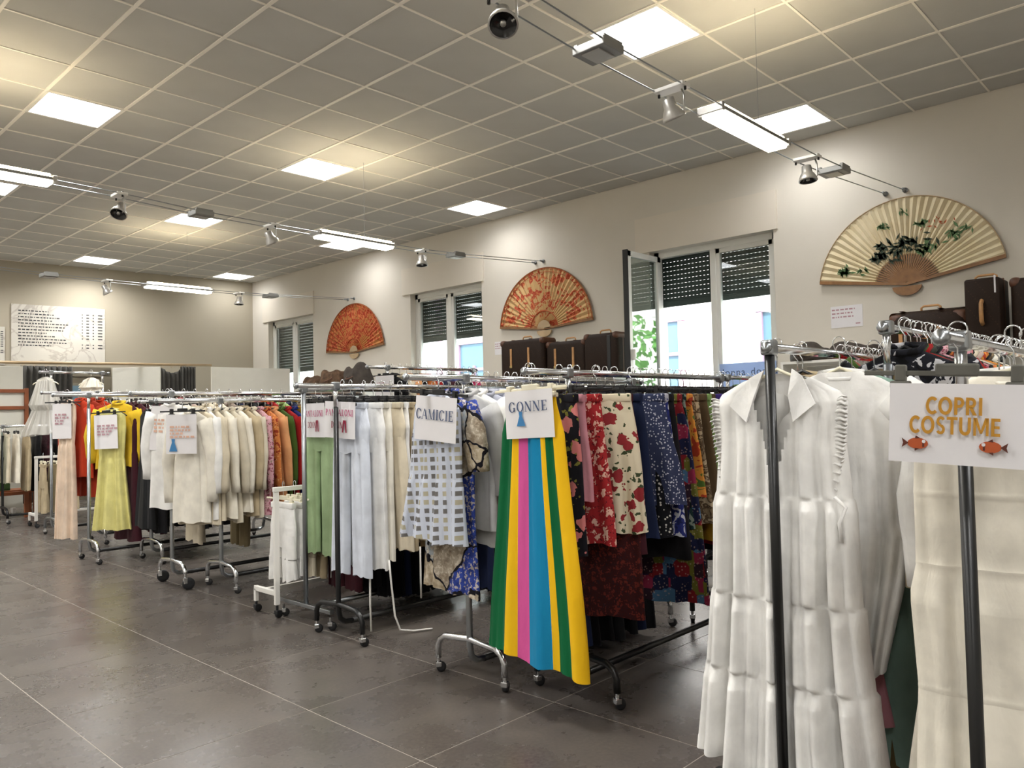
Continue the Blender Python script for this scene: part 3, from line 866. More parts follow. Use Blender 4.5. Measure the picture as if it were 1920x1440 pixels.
def rack(name, label, post, z, x_front, x_back, x_post2, style='arch', foot=.24, mpost='black_metal', mfoot='black_metal', big=False, rails=1, fitting=True, lean=0.0):
    px_, py_ = post
    t = thing(name, label, 'clothes rack', (px_, py_, 0), 0.0, 'clothes racks')
    L2 = x_post2-px_
    R_ = .0165
    for k, x in enumerate((0, L2)):
        if style == 'arch':
            h = .19
            cz = .075 if not big else .13
            f = MB().tube([(x, -foot, cz), (x, -foot, h-.05), (x, -foot+.02, h-.015), (x, -foot+.06, h+.008), (x, 0, h+.022), (x, foot-.06, h+.008), (x, foot-.02, h-.015), (x, foot, h-.05), (x, foot, cz)], R_, 10)
            f.obj('foot', mfoot, t, True)
            p = MB().tube([(x+(.10 if k == 0 else -.10), 0, .095), (x+(.045 if k == 0 else -.045), 0, .10), (x+(.012 if k == 0 else -.012), 0, .125), (x, 0, .18), (x, 0, z-.13)], R_, 10)
            p.obj('post', mpost, t, True)
            MB().tube([(x, 0, z-.14), (x, 0, z)], R_*.86, 10).obj('upper_post', 'chrome', t, True)
            for s in (-1, 1): caster_set(t, x, s*foot, big)
        else:
            sq = MB().cbox(x, 0, .115, .034, foot*2, .026, .004); sq.obj('foot', mfoot, t)
            MB().tube([(x, 0, .11), (x, 0, z)], R_, 10).obj('post', mpost, t, True)
            for s in (-1, 1): caster_set(t, x, s*(foot-.02), big)
        if fitting:
            MB().cbox(x, 0, z, .045, .045, .05, .008).obj('joint_cap', 'steel', t)
    for q in range(rails):
        yy = 0 if rails == 1 else (-.06+.12*q)
        MB().tube([(.09, yy, .095), (L2-.09, yy, .095)], R_, 10).obj('rail', 'black_metal' if mpost == 'black_metal' or style == 'arch' else mfoot, t, True)
    MB().tube([(x_front-px_, 0, z), (x_back-px_, 0, z)], R_*.95, 12).obj('bar', 'chrome', t, True)
    for xx in (x_front-px_, x_back-px_):
        MB().lathe([(.0, -.014), (.014, -.012), (.021, 0), (.014, .012), (.0, .014)], 10, 'x', (xx, 0, z)).obj('end_knob', 'steel', t, True)
    return t

def sign(name, label, X, Y, Z, w=.297, h=.21, rot=0.0, roll=0.0, hanger='black', drop=.135, group='paper signs on hangers', clips=.10):
    """sheet of paper clipped to a hanger hooked on a bar; returns (root, paper) in the hanger frame"""
    g = thing(name, label, 'sign', (X, Y, Z+.019), 0, group)
    g.rotation_euler = (0, roll, -PI/2+rot)
    obj('hook', S['hook'], g)
    obj('hanger_bar', S['clipbar_'+hanger], g)
    for s in (-1, 1): obj('clip', S['clip_'+hanger], g, (s*clips, 0, 0))
    nx = 10; V = []; F = []
    for k, yy in enumerate((-.0155, -.0147)):
        for i in range(nx+1):
            for j in range(5):
                u = -w/2+w*i/nx
                V.append((u, yy+.004*math.sin(3*u/w+1)*(j/4), -drop+.016-h*j/4))
    m_ = (nx+1)*5
    for i in range(nx):
        for j in range(4):
            a = i*5+j
            F.append((a, a+1, a+6, a+5)); F.append((m_+a, m_+a+5, m_+a+6, m_+a+1))
    p = obj('paper', mesh('paper', V, F, 'paper'), g)
    return g, p, (-drop+.016-h/2)

def ink(parent, pname, V, F, mat, cx=0, cz=0, y=-.0215, lab=None):
    V = [(v[0]+cx, v[1]+y, v[2]+cz) for v in V]
    o = obj(pname, mesh(pname, V, F, mat, False), parent)
    if lab: o['label'] = lab
    return o

# --- cloth palette
C = {}
def cloth_palette():
    for k, *a in [
        ('white', '#eae9e6'), ('white_warm', '#e4dfd2'), ('white_blue', '#d5dbe6'), ('cream', '#d6cbb4'), ('cream2', '#cfc6b2'), ('ivory', '#e9e3d4'),
        ('beige', '#b8a88a'), ('tan', '#a08a66'), ('khaki', '#8d7f61'), ('brown', '#5b4a33'), ('olivebrown', '#6a5a3a'), ('taupe', '#8b7f74'),
        ('grey_blue', '#a4a7b4'), ('grey_light', '#b9b9b8'), ('grey', '#74747a'), ('rosebeige', '#bda79d'), ('navy', '#1b2440'), ('blue', '#172260'), ('black', '#131315'), ('charcoal', '#19181b'),
        ('maroon', '#3c1820'), ('red', '#961719'), ('orange_red', '#b03519'), ('rust', '#8f2c14'), ('pink', '#c98b95'), ('pale_pink', '#e2cdb8'), ('hot_pink', '#a93059'), ('peach', '#d49a6a'), ('orange', '#a9602a'),
        ('yellow', '#d6b12c'), ('mustard', '#946f18'), ('pale_yellow', '#d6cf86'), ('green', '#3f5620'), ('pale_green', '#9bb287'), ('sage', '#8ba79a'), ('lime', '#8fb06a'), ('purple', '#42307a'), ('teal', '#1d7c84'), ('green_dark', '#1f5a3e')]:
        fab('c_'+k, *a)
    fab('p_rainbow', '#0c6238', 'rainbow')
    fab('p_rose', '#d9cfb4', 'floral', '#8f2f33', '#3f4a32', 13)
    fab('p_redfloral', '#a0282c', 'floral', '#e0b6a4', '#571a22', 26)
    fab('p_blackpink', '#15131a', 'floral', '#cc7a78', '#7d7a35', 12)
    fab('p_denimdots', '#353c58', 'dots', '#c9cad6', None, 75)
    fab('p_blackdots', '#15161b', 'dots', '#c6c3bb', None, 55)
    fab('p_bluewhite', '#1c2350', 'noise', '#262f6e', '#b9bcc7', 22)
    fab('p_patchwork', '#7c1f26', 'patch', '#8e2c48', '#33202c', 14)
    fab('p_darkred', '#3d1717', 'floral', '#6b2a22', '#2a1d26', 34)
    fab('p_greenblack', '#10191a', 'noise', '#1d3433', '#7f8a7d', 24)
    fab('p_multi', '#a33b22', 'noise', '#d08a3a', '#4e6b2e', 14)
    fab('p_brownprint', '#5a4a34', 'floral', '#8f7b58', '#352a22', 22)
    fab('p_tiles', '#c3c9d6', 'check', '#6d6a68', '#aaa48e', 24)
    fab('p_mosaic', '#33479a', 'mosaic', '#b7aa92', '#a89d8c', 4.5)
    fab('p_snake', '#8b7a5e', 'noise', '#5b4c3a', '#b9a98a', 28)
    fab('p_blackwhite', '#0f0f12', 'noise', '#1a1b22', '#b9b9bd', 20)
    fab('p_checkbw', '#14151a', 'band', '#d8d5cc', None, 32)
    fab('p_orangeprint', '#c1743d', 'floral', '#8a3420', '#d7a66a', 24)
    fab('p_pinkfloral', '#c99aa2', 'floral', '#8b4a5a', '#6a6f4a', 28)
    fab('p_leopard', '#6a5136', 'dots', '#221813', None, 42)
    fab('p_redprint', '#b02620', 'floral', '#1c1a1f', '#d9a38c', 22)
    fab('p_darkmix', '#171a1e', 'noise', '#3a3f38', '#6b5a4a', 20)
    fab('p_maroonlace', '#35161d', 'noise', '#4b2029', '#2a1016', 30)
cloth_palette()

NICE = {}
def nm(mat):
    w = {'c_white': 'white', 'c_white_warm': 'warm white', 'c_white_blue': 'bluish white', 'c_cream': 'cream', 'c_cream2': 'oatmeal', 'c_ivory': 'ivory', 'c_beige': 'beige', 'c_tan': 'tan', 'c_khaki': 'khaki', 'c_brown': 'brown', 'c_olivebrown': 'olive-brown', 'c_taupe': 'taupe', 'c_grey_blue': 'grey-blue', 'c_grey_light': 'light grey', 'c_grey': 'grey', 'c_rosebeige': 'dusty pink', 'c_navy': 'navy', 'c_blue': 'royal blue', 'c_black': 'black', 'c_charcoal': 'charcoal', 'c_maroon': 'maroon', 'c_red': 'red', 'c_orange_red': 'orange-red', 'c_rust': 'dark rust', 'c_pink': 'pink', 'c_pale_pink': 'pale peach', 'c_hot_pink': 'bright pink', 'c_peach': 'peach', 'c_orange': 'orange', 'c_yellow': 'yellow', 'c_mustard': 'mustard', 'c_pale_yellow': 'pale yellow', 'c_green': 'moss green', 'c_pale_green': 'pale green', 'c_sage': 'sage green', 'c_lime': 'light green', 'c_purple': 'purple', 'c_teal': 'teal', 'c_green_dark': 'dark green',
         'p_rainbow': 'rainbow-striped', 'p_rose': 'cream rose-print', 'p_redfloral': 'red floral', 'p_blackpink': 'black and pink floral', 'p_denimdots': 'navy speckled', 'p_blackdots': 'black polka-dot', 'p_bluewhite': 'blue and white print', 'p_patchwork': 'dark patchwork', 'p_darkred': 'dark red print', 'p_greenblack': 'black and green print', 'p_multi': 'orange multicolour', 'p_brownprint': 'brown print', 'p_tiles': 'white and grey tile-print', 'p_mosaic': 'blue and beige mosaic-print', 'p_snake': 'brown snake-print', 'p_blackwhite': 'black and white print', 'p_checkbw': 'black and white banded', 'p_orangeprint': 'orange print', 'p_pinkfloral': 'pink floral', 'p_leopard': 'leopard-print', 'p_redprint': 'red and black print', 'p_darkmix': 'dark mixed-print', 'p_maroonlace': 'maroon lace'}
    return w[mat]
PN = {'shirt': ('shirt', 'shirt'), 'jacket': ('jacket', 'jacket'), 'dress': ('dress', 'dress'), 'skirt': ('skirt', 'skirt'), 'trousers': ('trousers', 'trousers'), 'folded': ('folded_trousers', 'trousers'), 'shorts': ('shorts', 'shorts')}

def fill(items, rk, Y, Z, x0, step, first=1, group=None, jit=.10, hanger='black', **common):
    """hang items from the aisle end inwards; each item: (kind, material, length, options)"""
    x = x0
    for n, it in enumerate(items):
        kind, mat, L = it[0], it[1], it[2]
        o = dict(it[3]) if len(it) > 3 else {}
        x += o.pop('dx', 0); dy = o.pop('dy', 0)
        noun, cat = PN[kind]
        noun_l = noun.replace('_', ' ')
        lab = o.pop('lab', None) or '%s %s, %s from the aisle on the %s' % (nm(mat), noun_l, ORD[n+first-1], rk)
        kw = dict(common); kw['rot'] = rnd.uniform(-jit, jit); kw['hanger'] = hanger
        for k in ('W', 'rot', 'hanger', 'hi', 'sl', 'tilt'):
            if k in o: kw[k] = o.pop(k)
        kw['opts'] = dict(common.get('opts', {}), **o)
        garment(noun, kind, mat, lab, cat, x, Y+dy+rnd.uniform(-.008, .008), Z, L, group=group or ('clothes on the '+rk), **kw)
        x += step
    return x

# ================================================================== CABLE LIGHTS
def build_tracks():
    where = {2.31: 'nearest the viewer', 6.72: 'on the middle cable line', 10.96: 'on the far cable line'}
    ends = [(2.40, 2.23, 2.31, 'nearest'), (6.79, 6.65, 6.72, 'middle'), (11.05, 10.87, 10.96, 'farthest')]
    SX = [-3, 2.4, 3.1, 3.8, 4.7, 5.68, 6.2, 7.7]; SD = [0, .11, .145, .15, .15, .135, .11, 0]
    def sagz(x, k): return 3.31-k*float(np.interp(x, SX, SD))
    Z = 3.31
    for (ya, yb, yc, wn_) in ends:
        kk = {2.31: 1.0, 6.72: .9, 10.96: .7}[yc]
        t = thing('light_cable', 'pair of taut steel light cables, %s of the three lines' % wn_, 'cable', (WX, yc, Z), 0, 'cable light lines')
        for y in (ya, yb):
            MB().tube([(x-WX, y-yc, sagz(x, kk)-Z) for x in [X0+.02]+[2.4+.2*q for q in range(27)]], .0045, 6).obj('cable', 'steel', t, True)
            MB().tube([(-.08, y-yc, 0), (0, y-yc, 0)], .011, 8).obj('tensioner', 'steel', t, True)
            MB().lathe([(.024, -.012), (.024, 0)], 12, 'x', (0, y-yc, 0)).obj('wall_plate', 'steel', t, True)
        hw = abs(ya-yb)/2
        # flat transformer boxes
        for k, x in enumerate((3.13, 6.20)):
            t = thing('cable_transformer', 'flat grey transformer box clamped between cables, %s, %s' % (where[yc], 'aisle side' if k == 0 else 'beside the window wall'), 'light fitting', (x, yc, sagz(x, kk)), 0, 'cable transformers')
            MB().cbox(0, 0, -.012, .17, hw*2+.03, .045, .006).obj('body', 'grey_metal', t)
            MB().cbox(0, 0, -.037, .13, hw*1.3, .008, .002).obj('cover', 'lamp_silver', t)
            for s in (-1, 1): MB().cbox(0, s*hw, .008, .15, .026, .030, .004).obj('clamp', 'grey_metal', t)
        # spot lamps
        for k, x in enumerate((2.44, 3.82, 5.68)):
            t = thing('spot_lamp', 'silver bell spot lamp, %s, %s' % (where[yc], ('closest to the aisle', 'beside the tube light', 'closest to the window wall')[k]), 'spot lamp', (x, yc, sagz(x, kk)), 0, 'cable spot lamps')
            MB().cbox(0, 0, 0, .085, hw*2+.02, .022, .004).obj('carrier', 'white_metal', t)
            for s in (-1, 1): MB().tube([(0, s*hw, .015), (0, s*hw, -.03)], .008, 8).obj('clamp', 'lamp_dark', t, True)
            MB().tube([(.02, -hw*.6, -.01), (.02, -hw*.75, -.05), (.02, -hw*.75, -.14), (.01, -hw*.5, -.15)], .006, 6).obj('arm', 'lamp_silver', t, True)
            hx = -.40 if k == 0 else rnd.uniform(-.15, .15)
            hd = obj('head', MB().lathe([(.020, .085), (.034, .08), (.038, .03), (.052, .012), (.066, -.02), (.068, -.035), (.060, -.036)], 20, 'z', caps=False).mesh('head', 'lamp_silver', True), t, (.0, 0, -.135), (hx, (.45, -.55, .05)[k], 0))
            MB().lathe([(.012, -.004), (.040, -.010), (.0605, -.033)], 20, 'z', caps=False).obj('reflector', 'lamp_dark', hd, True)
            MB().lathe([(.014, -.03), (.014, -.01)], 10, 'z').obj('bulb', 'lamp_silver', hd, True)
        # double tube lights, shining up and down
        xs = [(4.25, 5.20)] if yc < 3 else [(4.30, 5.25)]
        if yc > 6 and yc < 7: xs.append((1.0, 1.95))
        if yc < 3: xs.append((1.0, 1.95))
        for (a, b) in xs:
            L = b-a
            t = thing('tube_light', 'long glowing tube light slung on the cables, %s%s' % (where[yc], '' if a > 3 else ', aisle end'), 'tube light', ((a+b)/2, yc, sagz((a+b)/2, kk)), 0, 'cable tube lights')
            MB().cbox(0, 0, -.002, L, .165, .024, .004).obj('housing', 'grey_metal', t)
            MB().cbox(0, 0, -.028, L-.04, .140, .028, .010).obj('lower_diffuser', 'tube_light', t)
            MB().cbox(0, 0, .026, L-.06, .120, .030, .010).obj('upper_diffuser', 'tube_up', t)
            for s in (-1, 1): MB().cbox(s*(L/2-.01), 0, 0, .03, .175, .05, .005).obj('end_cap', 'lamp_silver', t)
        # hair-thin suspension wire at the tube light
        t = thing('ceiling_wire', 'hair-thin suspension wire from ceiling, %s' % where[yc], 'wire', (4.9, yc, sagz(4.9, kk)), 0, 'suspension wires')
        MB().tube([(0, 0, .04), (0, 0, ZC-sagz(4.9, kk))], .0015, 5).obj('wire', 'steel', t)
build_tracks()

# ================================================================== WALL FANS
def wall_fan(label, yc, zp, R_out, r_in, a0, a1, n, paper, rib, hub, leaves):
    """fan opened on the wall: pleats zig-zag in depth; local x runs to the right of the viewer (world -y)"""
    t = thing('wall_fan', label, 'hand fan', (WX-.012, yc, zp), -PI/2, 'large decorative wall fans')
    A = [math.radians(a0+(a1-a0)*k/n) for k in range(n+1)]
    for k in range(n):
        u, v = A[k], A[k+1]; m = (u+v)/2
        def P(a, r, d): return (r*math.cos(a), -d, r*math.sin(a))
        hi_, lo_ = .026, .008
        V = [P(u, r_in, lo_), P(m, r_in, hi_), P(v, r_in, lo_), P(u, R_out, lo_), P(m, R_out, hi_), P(v, R_out, lo_)]
        V += [(x, y+.002, z) for x, y, z in V]
        F = [(0, 1, 4, 3), (1, 2, 5, 4), (7, 6, 9, 10), (8, 7, 10, 11), (3, 4, 10, 9), (4, 5, 11, 10), (0, 6, 7, 1), (1, 7, 8, 2), (2, 8, 11, 5), (0, 3, 9, 6)]
        obj('pleat', mesh('pleat', V, F, paper, False), t)
        c, s = math.cos(m), math.sin(m)
        w = .007
        V = [(.02*c-w*s*.6, -.012, .02*s+w*c*.6), (.02*c+w*s*.6, -.012, .02*s-w*c*.6), (r_in*1.04*c+w*s, -.022, r_in*1.04*s-w*c), (r_in*1.04*c-w*s, -.022, r_in*1.04*s+w*c)]
        V += [(x, y+.006, z) for x, y, z in V]
        obj('rib', mesh('rib', V, [(0, 1, 2, 3), (7, 6, 5, 4), (0, 4, 5, 1), (1, 5, 6, 2), (2, 6, 7, 3), (3, 7, 4, 0)], rib, False), t)
    for a in (A[0], A[-1]):
        c, s = math.cos(a), math.sin(a); w = .016
        V = [(-w*s*.7, -.008, w*c*.7), (w*s*.7, -.008, -w*c*.7), (R_out*c+w*s, -.008, R_out*s-w*c), (R_out*c-w*s, -.008, R_out*s+w*c)]
        V += [(x, y-.022, z) for x, y, z in V]
        obj('guard', mesh('guard', V, [(0, 1, 2, 3), (7, 6, 5, 4), (0, 4, 5, 1), (1, 5, 6, 2), (2, 6, 7, 3), (3, 7, 4, 0)], rib, False), t)
    # handle stub under the pivot, and outer edge band
    pts = [(.125*math.cos(b), .085*math.sin(b)-.02) for b in np.linspace(PI, 2*PI, 14)]
    V = [(x, -.006, z) for x, z in pts]+[(x, -.028, z) for x, z in pts]
    n2 = len(pts)
    F = [tuple(range(n2-1, -1, -1)), tuple(range(n2, 2*n2))]+[(i, (i+1) % n2, n2+(i+1) % n2, n2+i) for i in range(n2)]
    obj('handle', mesh('handle', V, F, hub, False), t)
    m = MB(); m.tube([(R_out*math.cos(a), -.022, R_out*math.sin(a)) for a in np.linspace(A[0], A[-1], 50)], .006, 5)
    m.obj('edge_band', rib if not leaves else 'wood_trim', t, True)
    if not leaves:
        m = MB()
        for j in range(24):
            b0, b1 = A[0]+(A[-1]-A[0])*j/24, A[0]+(A[-1]-A[0])*(j+1)/24
            m.add([(0, -.030, 0), (.115*math.cos(b0), -.030, .115*math.sin(b0)), (.115*math.cos(b1), -.030, .115*math.sin(b1))], [(0, 1, 2)])
        m.obj('gold_hub', hub, t)
        m = MB()
        for rr in (R_out*.93, R_out*.985): m.tube([(rr*math.cos(a), -.027, rr*math.sin(a)) for a in np.linspace(A[0], A[-1], 50)], .004, 5)
        m.tube([(.235*math.cos(a), -.027, .235*math.sin(a)) for a in np.linspace(A[0], A[-1], 40)], .006, 5)
        m.obj('border_line', 'ink_fish', t, True)
    else:
        Rr = random.Random(11)
        def leaf_cluster(cx, cz, n, sp, sz, mt):
            m = MB()
            for _ in range(n):
                x, z = cx+Rr.gauss(0, sp*1.15), cz+Rr.gauss(0, sp*.6); a = Rr.uniform(-1.0, 2.4); l = sz*Rr.uniform(1.0, 1.8)
                dx, dz = math.cos(a), math.sin(a)
                m.add([(x-dx*l, -.0275, z-dz*l), (x-dz*l*.28, -.0275, z+dx*l*.28), (x+dx*l, -.0275, z+dz*l), (x+dz*l*.28, -.0275, z-dx*l*.28)], [(0, 1, 2, 3)])
            return m
        leaf_cluster(-.05, .35, 60, .085, .030, '').obj('painted_leaves', 'leaf_dark', t)
        leaf_cluster(-.22, .28, 24, .035, .026, '').obj('painted_leaves', 'leaf_dark', t)
        leaf_cluster(-.55, .18, 22, .030, .026, '').obj('painted_leaves', 'leaf_green', t)
        leaf_cluster(-.36, .17, 10, .030, .022, '').obj('painted_leaves', 'leaf_green', t)
        leaf_cluster(.18, .30, 22, .045, .026, '').obj('painted_leaves', 'leaf_green', t)
        leaf_cluster(.42, .40, 24, .045, .024, '').obj('painted_leaves', 'leaf_green', t)
        leaf_cluster(-.20, .56, 12, .025, .022, '').obj('painted_leaves', 'leaf_green', t)
        leaf_cluster(.14, .54, 10, .025, .024, '').obj('painted_leaves', 'leaf_green', t)
        leaf_cluster(.0, .66, 6, .02, .02, '').obj('painted_leaves', 'leaf_green', t)
        leaf_cluster(.28, .50, 12, .05, .014, '').obj('painted_blossom', 'ink_fish', t)
wall_fan('pale yellow paper fan painted with green leaves on the wall above the suitcases', 2.24, 2.44, .80, .27, 10, 172, 34, 'fan_paper', 'wood_fan', 'wood_fan', True)
wall_fan('red and gold fan above suitcases between the open window and the next', 6.64, 2.42, .80, .11, 4, 174, 30, 'fan_red', 'wood_fan', 'wood_trim', False)
wall_fan('dark red and gold fan farthest along the wall, near the corner', 10.86, 2.40, .82, .11, 6, 176, 30, 'fan_red2', 'wood_fan', 'wood_trim', False)

# ================================================================== NOTICES, POSTER, PRICE BOARDS
def wall_paper(name, label, yc, zc, w, h, lines, mat='ink_faint'):
    t = thing(name, label, 'notice', (WX-.002, yc, zc), -PI/2, 'paper notices')
    MB().cbox(0, 0, 0, w, .003, h).obj('paper', 'paper', t)
    V, F = flat_polys(dashes(lines, -w*.46, w*.42, h*.30, h*.17, h*.065, 5), 0)
    ink(t, 'printed_lines', V, F, mat, y=-.0017)
    V, F = flat_polys([[(w*.28, -h*.38), (w*.42, -h*.38), (w*.42, -h*.32), (w*.28, -h*.32)]], 0)
    ink(t, 'printed_price', V, F, mat, y=-.0017)
wall_paper('wall_notice', 'white paper notice with pink print below the pale yellow fan', 2.80, 2.20, .30, .21, 3)
wall_paper('wall_notice', 'faint white paper notice left of the suitcases under the red fan', 7.46, 2.23, .24, .18, 3)

t = thing('window_poster', 'pale blue poster lettered donna leaning in the lower window corner', 'poster', (WX+.065, 3.86, SILL+.01), -PI/2)
MB().box(-.34, -.002, 0, .34, .002, .86).obj('sheet', 'poster_blue', t)
for dx in (-.19, .17):
    V, F = sans_text('donna', .11)
    ink(t, 'lettering', V, F, 'ink_navy', cx=dx, cz=.76, y=-.0035)

def price_board():
    for (name, label, xc, z0, z1, w, nl, seed) in (('price_board', 'large marble-look price list board on the grey back wall', 4.35, 2.36, 3.31, 1.40, 12, 21), ('price_board', 'narrow price list board cut off at the left edge', 3.20, 2.30, 2.92, .74, 11, 33)):
        ang = math.atan(-.112)
        t = thing(name, label, 'price board', (xc, back_y(xc)-.012, z0), ang, 'price boards on the back wall')
        h = z1-z0
        MB().cbox(0, 0, h/2, w, .014, h, .002).obj('board', 'board_marble', t)
        V, F = flat_polys(dashes(nl, -w*.43, w*.12, h*.88, h*.055, h*.020, seed), 0)
        ink(t, 'list_lines', V, F, 'ink_black', y=-.0085)
        P = []
        for k in range(nl):
            if k == nl-3: continue
            for x, ww in ((.24, .012), (.29, .03), (.36, .015), (.42, .05)):
                P.append([(w*x, h*(.86-.055*k)), (w*(x+ww), h*(.86-.055*k)), (w*(x+ww), h*(.88-.055*k)), (w*x, h*(.88-.055*k))])
        V, F = flat_polys(P, 0)
        ink(t, 'price_column', V, F, 'ink_black', y=-.0085)
price_board()

# ================================================================== FITTING ROOMS AT THE BACK
def curtain(name, label, x0, x1, y, ztop, zbot, waves, amp, group='fitting room curtains', sag=0.0):
    t = thing(name, label, 'curtain', ((x0+x1)/2, y, zbot), 0, group)
    V = []; F = []; n = waves*10; rows = 14; W = x1-x0
    for j in range(rows+1):
        tz = j/rows
        for i in range(n+1):
            u = i/n
            V.append((-W/2+W*u, amp*math.sin(u*waves*2*PI+.5*tz)*(1-.35*math.sin(PI*tz)*.5), (ztop-zbot)*(1-tz)-(sag*math.sin(PI*u) if j == 0 else 0)))
    for j in range(rows):
        for i in range(n):
            a = j*(n+1)+i
            F.append((a, a+1, a+n+2, a+n+1))
    o = obj('cloth', mesh('cloth', V, F, 'curtain'), t)
    md = o.modifiers.new('thick', 'SOLIDIFY'); md.thickness = .006
    m = MB()
    for k in range(0, waves, 2):
        xx = -W/2+W*(k+.5)/waves
        m.tube([(xx+.018*math.cos(a), 0, ztop-zbot+.005+.018*math.sin(a)) for a in np.linspace(0, 2*PI, 9)], .003, 5)
    m.obj('rings', 'wood_trim', t, True)
def fitting_rooms():
    o = MB().tube([(2.2, 13.95, 2.27), (6.45, 13.48, 2.30)], .022, 8).obj('curtain_rail', 'wood_trim', None, True)
    tag(o, 'long pale wooden curtain rail across the fitting rooms', 'curtain rail')
    def panel(label, xa, ya, xb, yb, zt, grp='fitting room partitions'):
        d = np.array([xb-xa, yb-ya]); L = np.linalg.norm(d); a = math.atan2(d[1], d[0])
        t = thing('partition', label, 'partition', ((xa+xb)/2, (ya+yb)/2, 0), a, grp)
        MB().cbox(0, 0, zt/2+.04, L, .04, zt-.08, .004).obj('panel', 'partition', t)
        for s in (-1, 1): MB().cbox(s*(L/2-.12), 0, .04, .05, .18, .08, .006).obj('foot', 'white_metal', t)
    panel('white partition panel at the far left edge', 2.7, 13.6, 3.50, 13.5, 2.20)
    panel('white partition panel between the two grey curtains', 4.95, 13.95, 5.52, 13.40, 2.24)
    panel('widest white partition panel, in front of the far window', 5.74, 12.0, 7.12, 11.98, 2.17)
    curtain('curtain', 'dark grey pleated curtain under the price board', 3.50, 4.22, 13.62, 2.22, .12, 9, .030)
    curtain('curtain', 'short sagging grey curtain draped from the rail', 5.56, 5.95, 13.50, 2.25, .6, 5, .030, sag=.10)
    curtain('curtain', 'narrow bunched grey curtain at the right end of the rail', 5.88, 6.14, 13.45, 2.26, .6, 5, .028)
    # doorway with a bright pane behind
    t = bpy.data.objects.new('door_1', None); COL.objects.link(t); t['kind'] = 'structure'; t.location = (4.65, back_y(4.65)-.02, 0); t.rotation_euler = (0, 0, math.atan(-.112))
    f = MB(); f.cbox(-.42, 0, 1.12, .12, .10, 2.24); f.cbox(.42, 0, 1.12, .12, .10, 2.24); f.cbox(0, 0, 2.2, .96, .10, .16)
    f.obj('door_frame', 'door_frame', t)
    MB().cbox(0, .0, 1.0, .72, .04, 2.0, .004).obj('door_leaf', 'door_frame', t)
    MB().cbox(.06, -.025, 1.78, .50, .012, .36).obj('door_pane', 'facade_pane', t)
    # wooden stand with rails and white board at the left edge, bench and green crate
    t = thing('wooden_stand', 'red-brown wooden stand frame with white board at the far left', 'stand', (3.05, 12.75, 0))
    for x in (-.45, .30): MB().cbox(x, 0, .92, .05, .05, 1.84, .004).obj('upright', 'wood_red', t)
    for z in (1.80, 1.56, .35): MB().cbox(-.07, 0, z, .72, .035, .05, .004).obj('crossbar', 'wood_red', t)
    MB().cbox(-.07, .03, 1.45, .70, .012, .66).obj('board', 'partition', t)
    t = thing('wooden_bench', 'low red-brown wooden bench under the far left rack', 'bench', (3.28, 12.9, 0))
    MB().cbox(-.2, .2, .36, 1.0, .36, .05, .006).obj('seat', 'wood_red', t)
    for x in (-.6, .24):
        for y in (.06, .34): MB().cbox(x, y, .17, .05, .05, .34, .004).obj('leg', 'wood_red', t)
    t = thing('green_crate', 'dark green crate standing on the low wooden bench', 'crate', (2.95, 13.1, .385))
    MB().cbox(0, 0, .01, .50, .30, .02).obj('bottom', 'green_box', t)
    for s in (-1, 1):
        MB().cbox(s*.24, 0, .12, .02, .30, .22).obj('end_panel', 'green_box', t); MB().cbox(0, s*.14, .12, .46, .02, .22).obj('side_panel', 'green_box', t)
fitting_rooms()

# ================================================================== WALL SHELVES, SUITCASES, BAGS
def shelf_unit(label, y0, y1, zt):
    t = thing('shelf_unit', label, 'shelf', (7.36, (y0+y1)/2, 0), 0, 'shelf units along the window wall')
    w = y1-y0
    MB().cbox(0, 0, zt-.0125, .56, w, .025, .002).obj('top_board', 'white_metal', t)
    for s in (-1, 1): MB().cbox(0, s*(w/2-.0125), (zt-.025)/2, .56, .025, zt-.025, .002).obj('side_board', 'white_metal', t)
    for z in (.08, .62, 1.18): MB().cbox(0, 0, z, .54, w-.05, .025, .002).obj('shelf', 'white_metal', t)
    MB().cbox(.272, 0, zt/2, .012, w-.05, zt-.06).obj('back_board', 'white_metal', t)
shelf_unit('white shelf unit carrying the upright suitcases by the open window', 5.10, 7.25, 1.76)
shelf_unit('white shelf unit carrying the soft bag and suitcases under the pale fan', .45, 3.20, 1.76)
shelf_unit('white shelf unit piled with fur hats beneath the far fan', 9.75, 11.75, 1.80)

def handle_arc(w, h, mat='leather_tan', r=.010):
    return MB().tube([(-w/2, 0, 0), (-w/2, 0, h*.7), (-w/2+.02, 0, h), (w/2-.02, 0, h), (w/2, 0, h*.7), (w/2, 0, 0)], r, 8, .6)

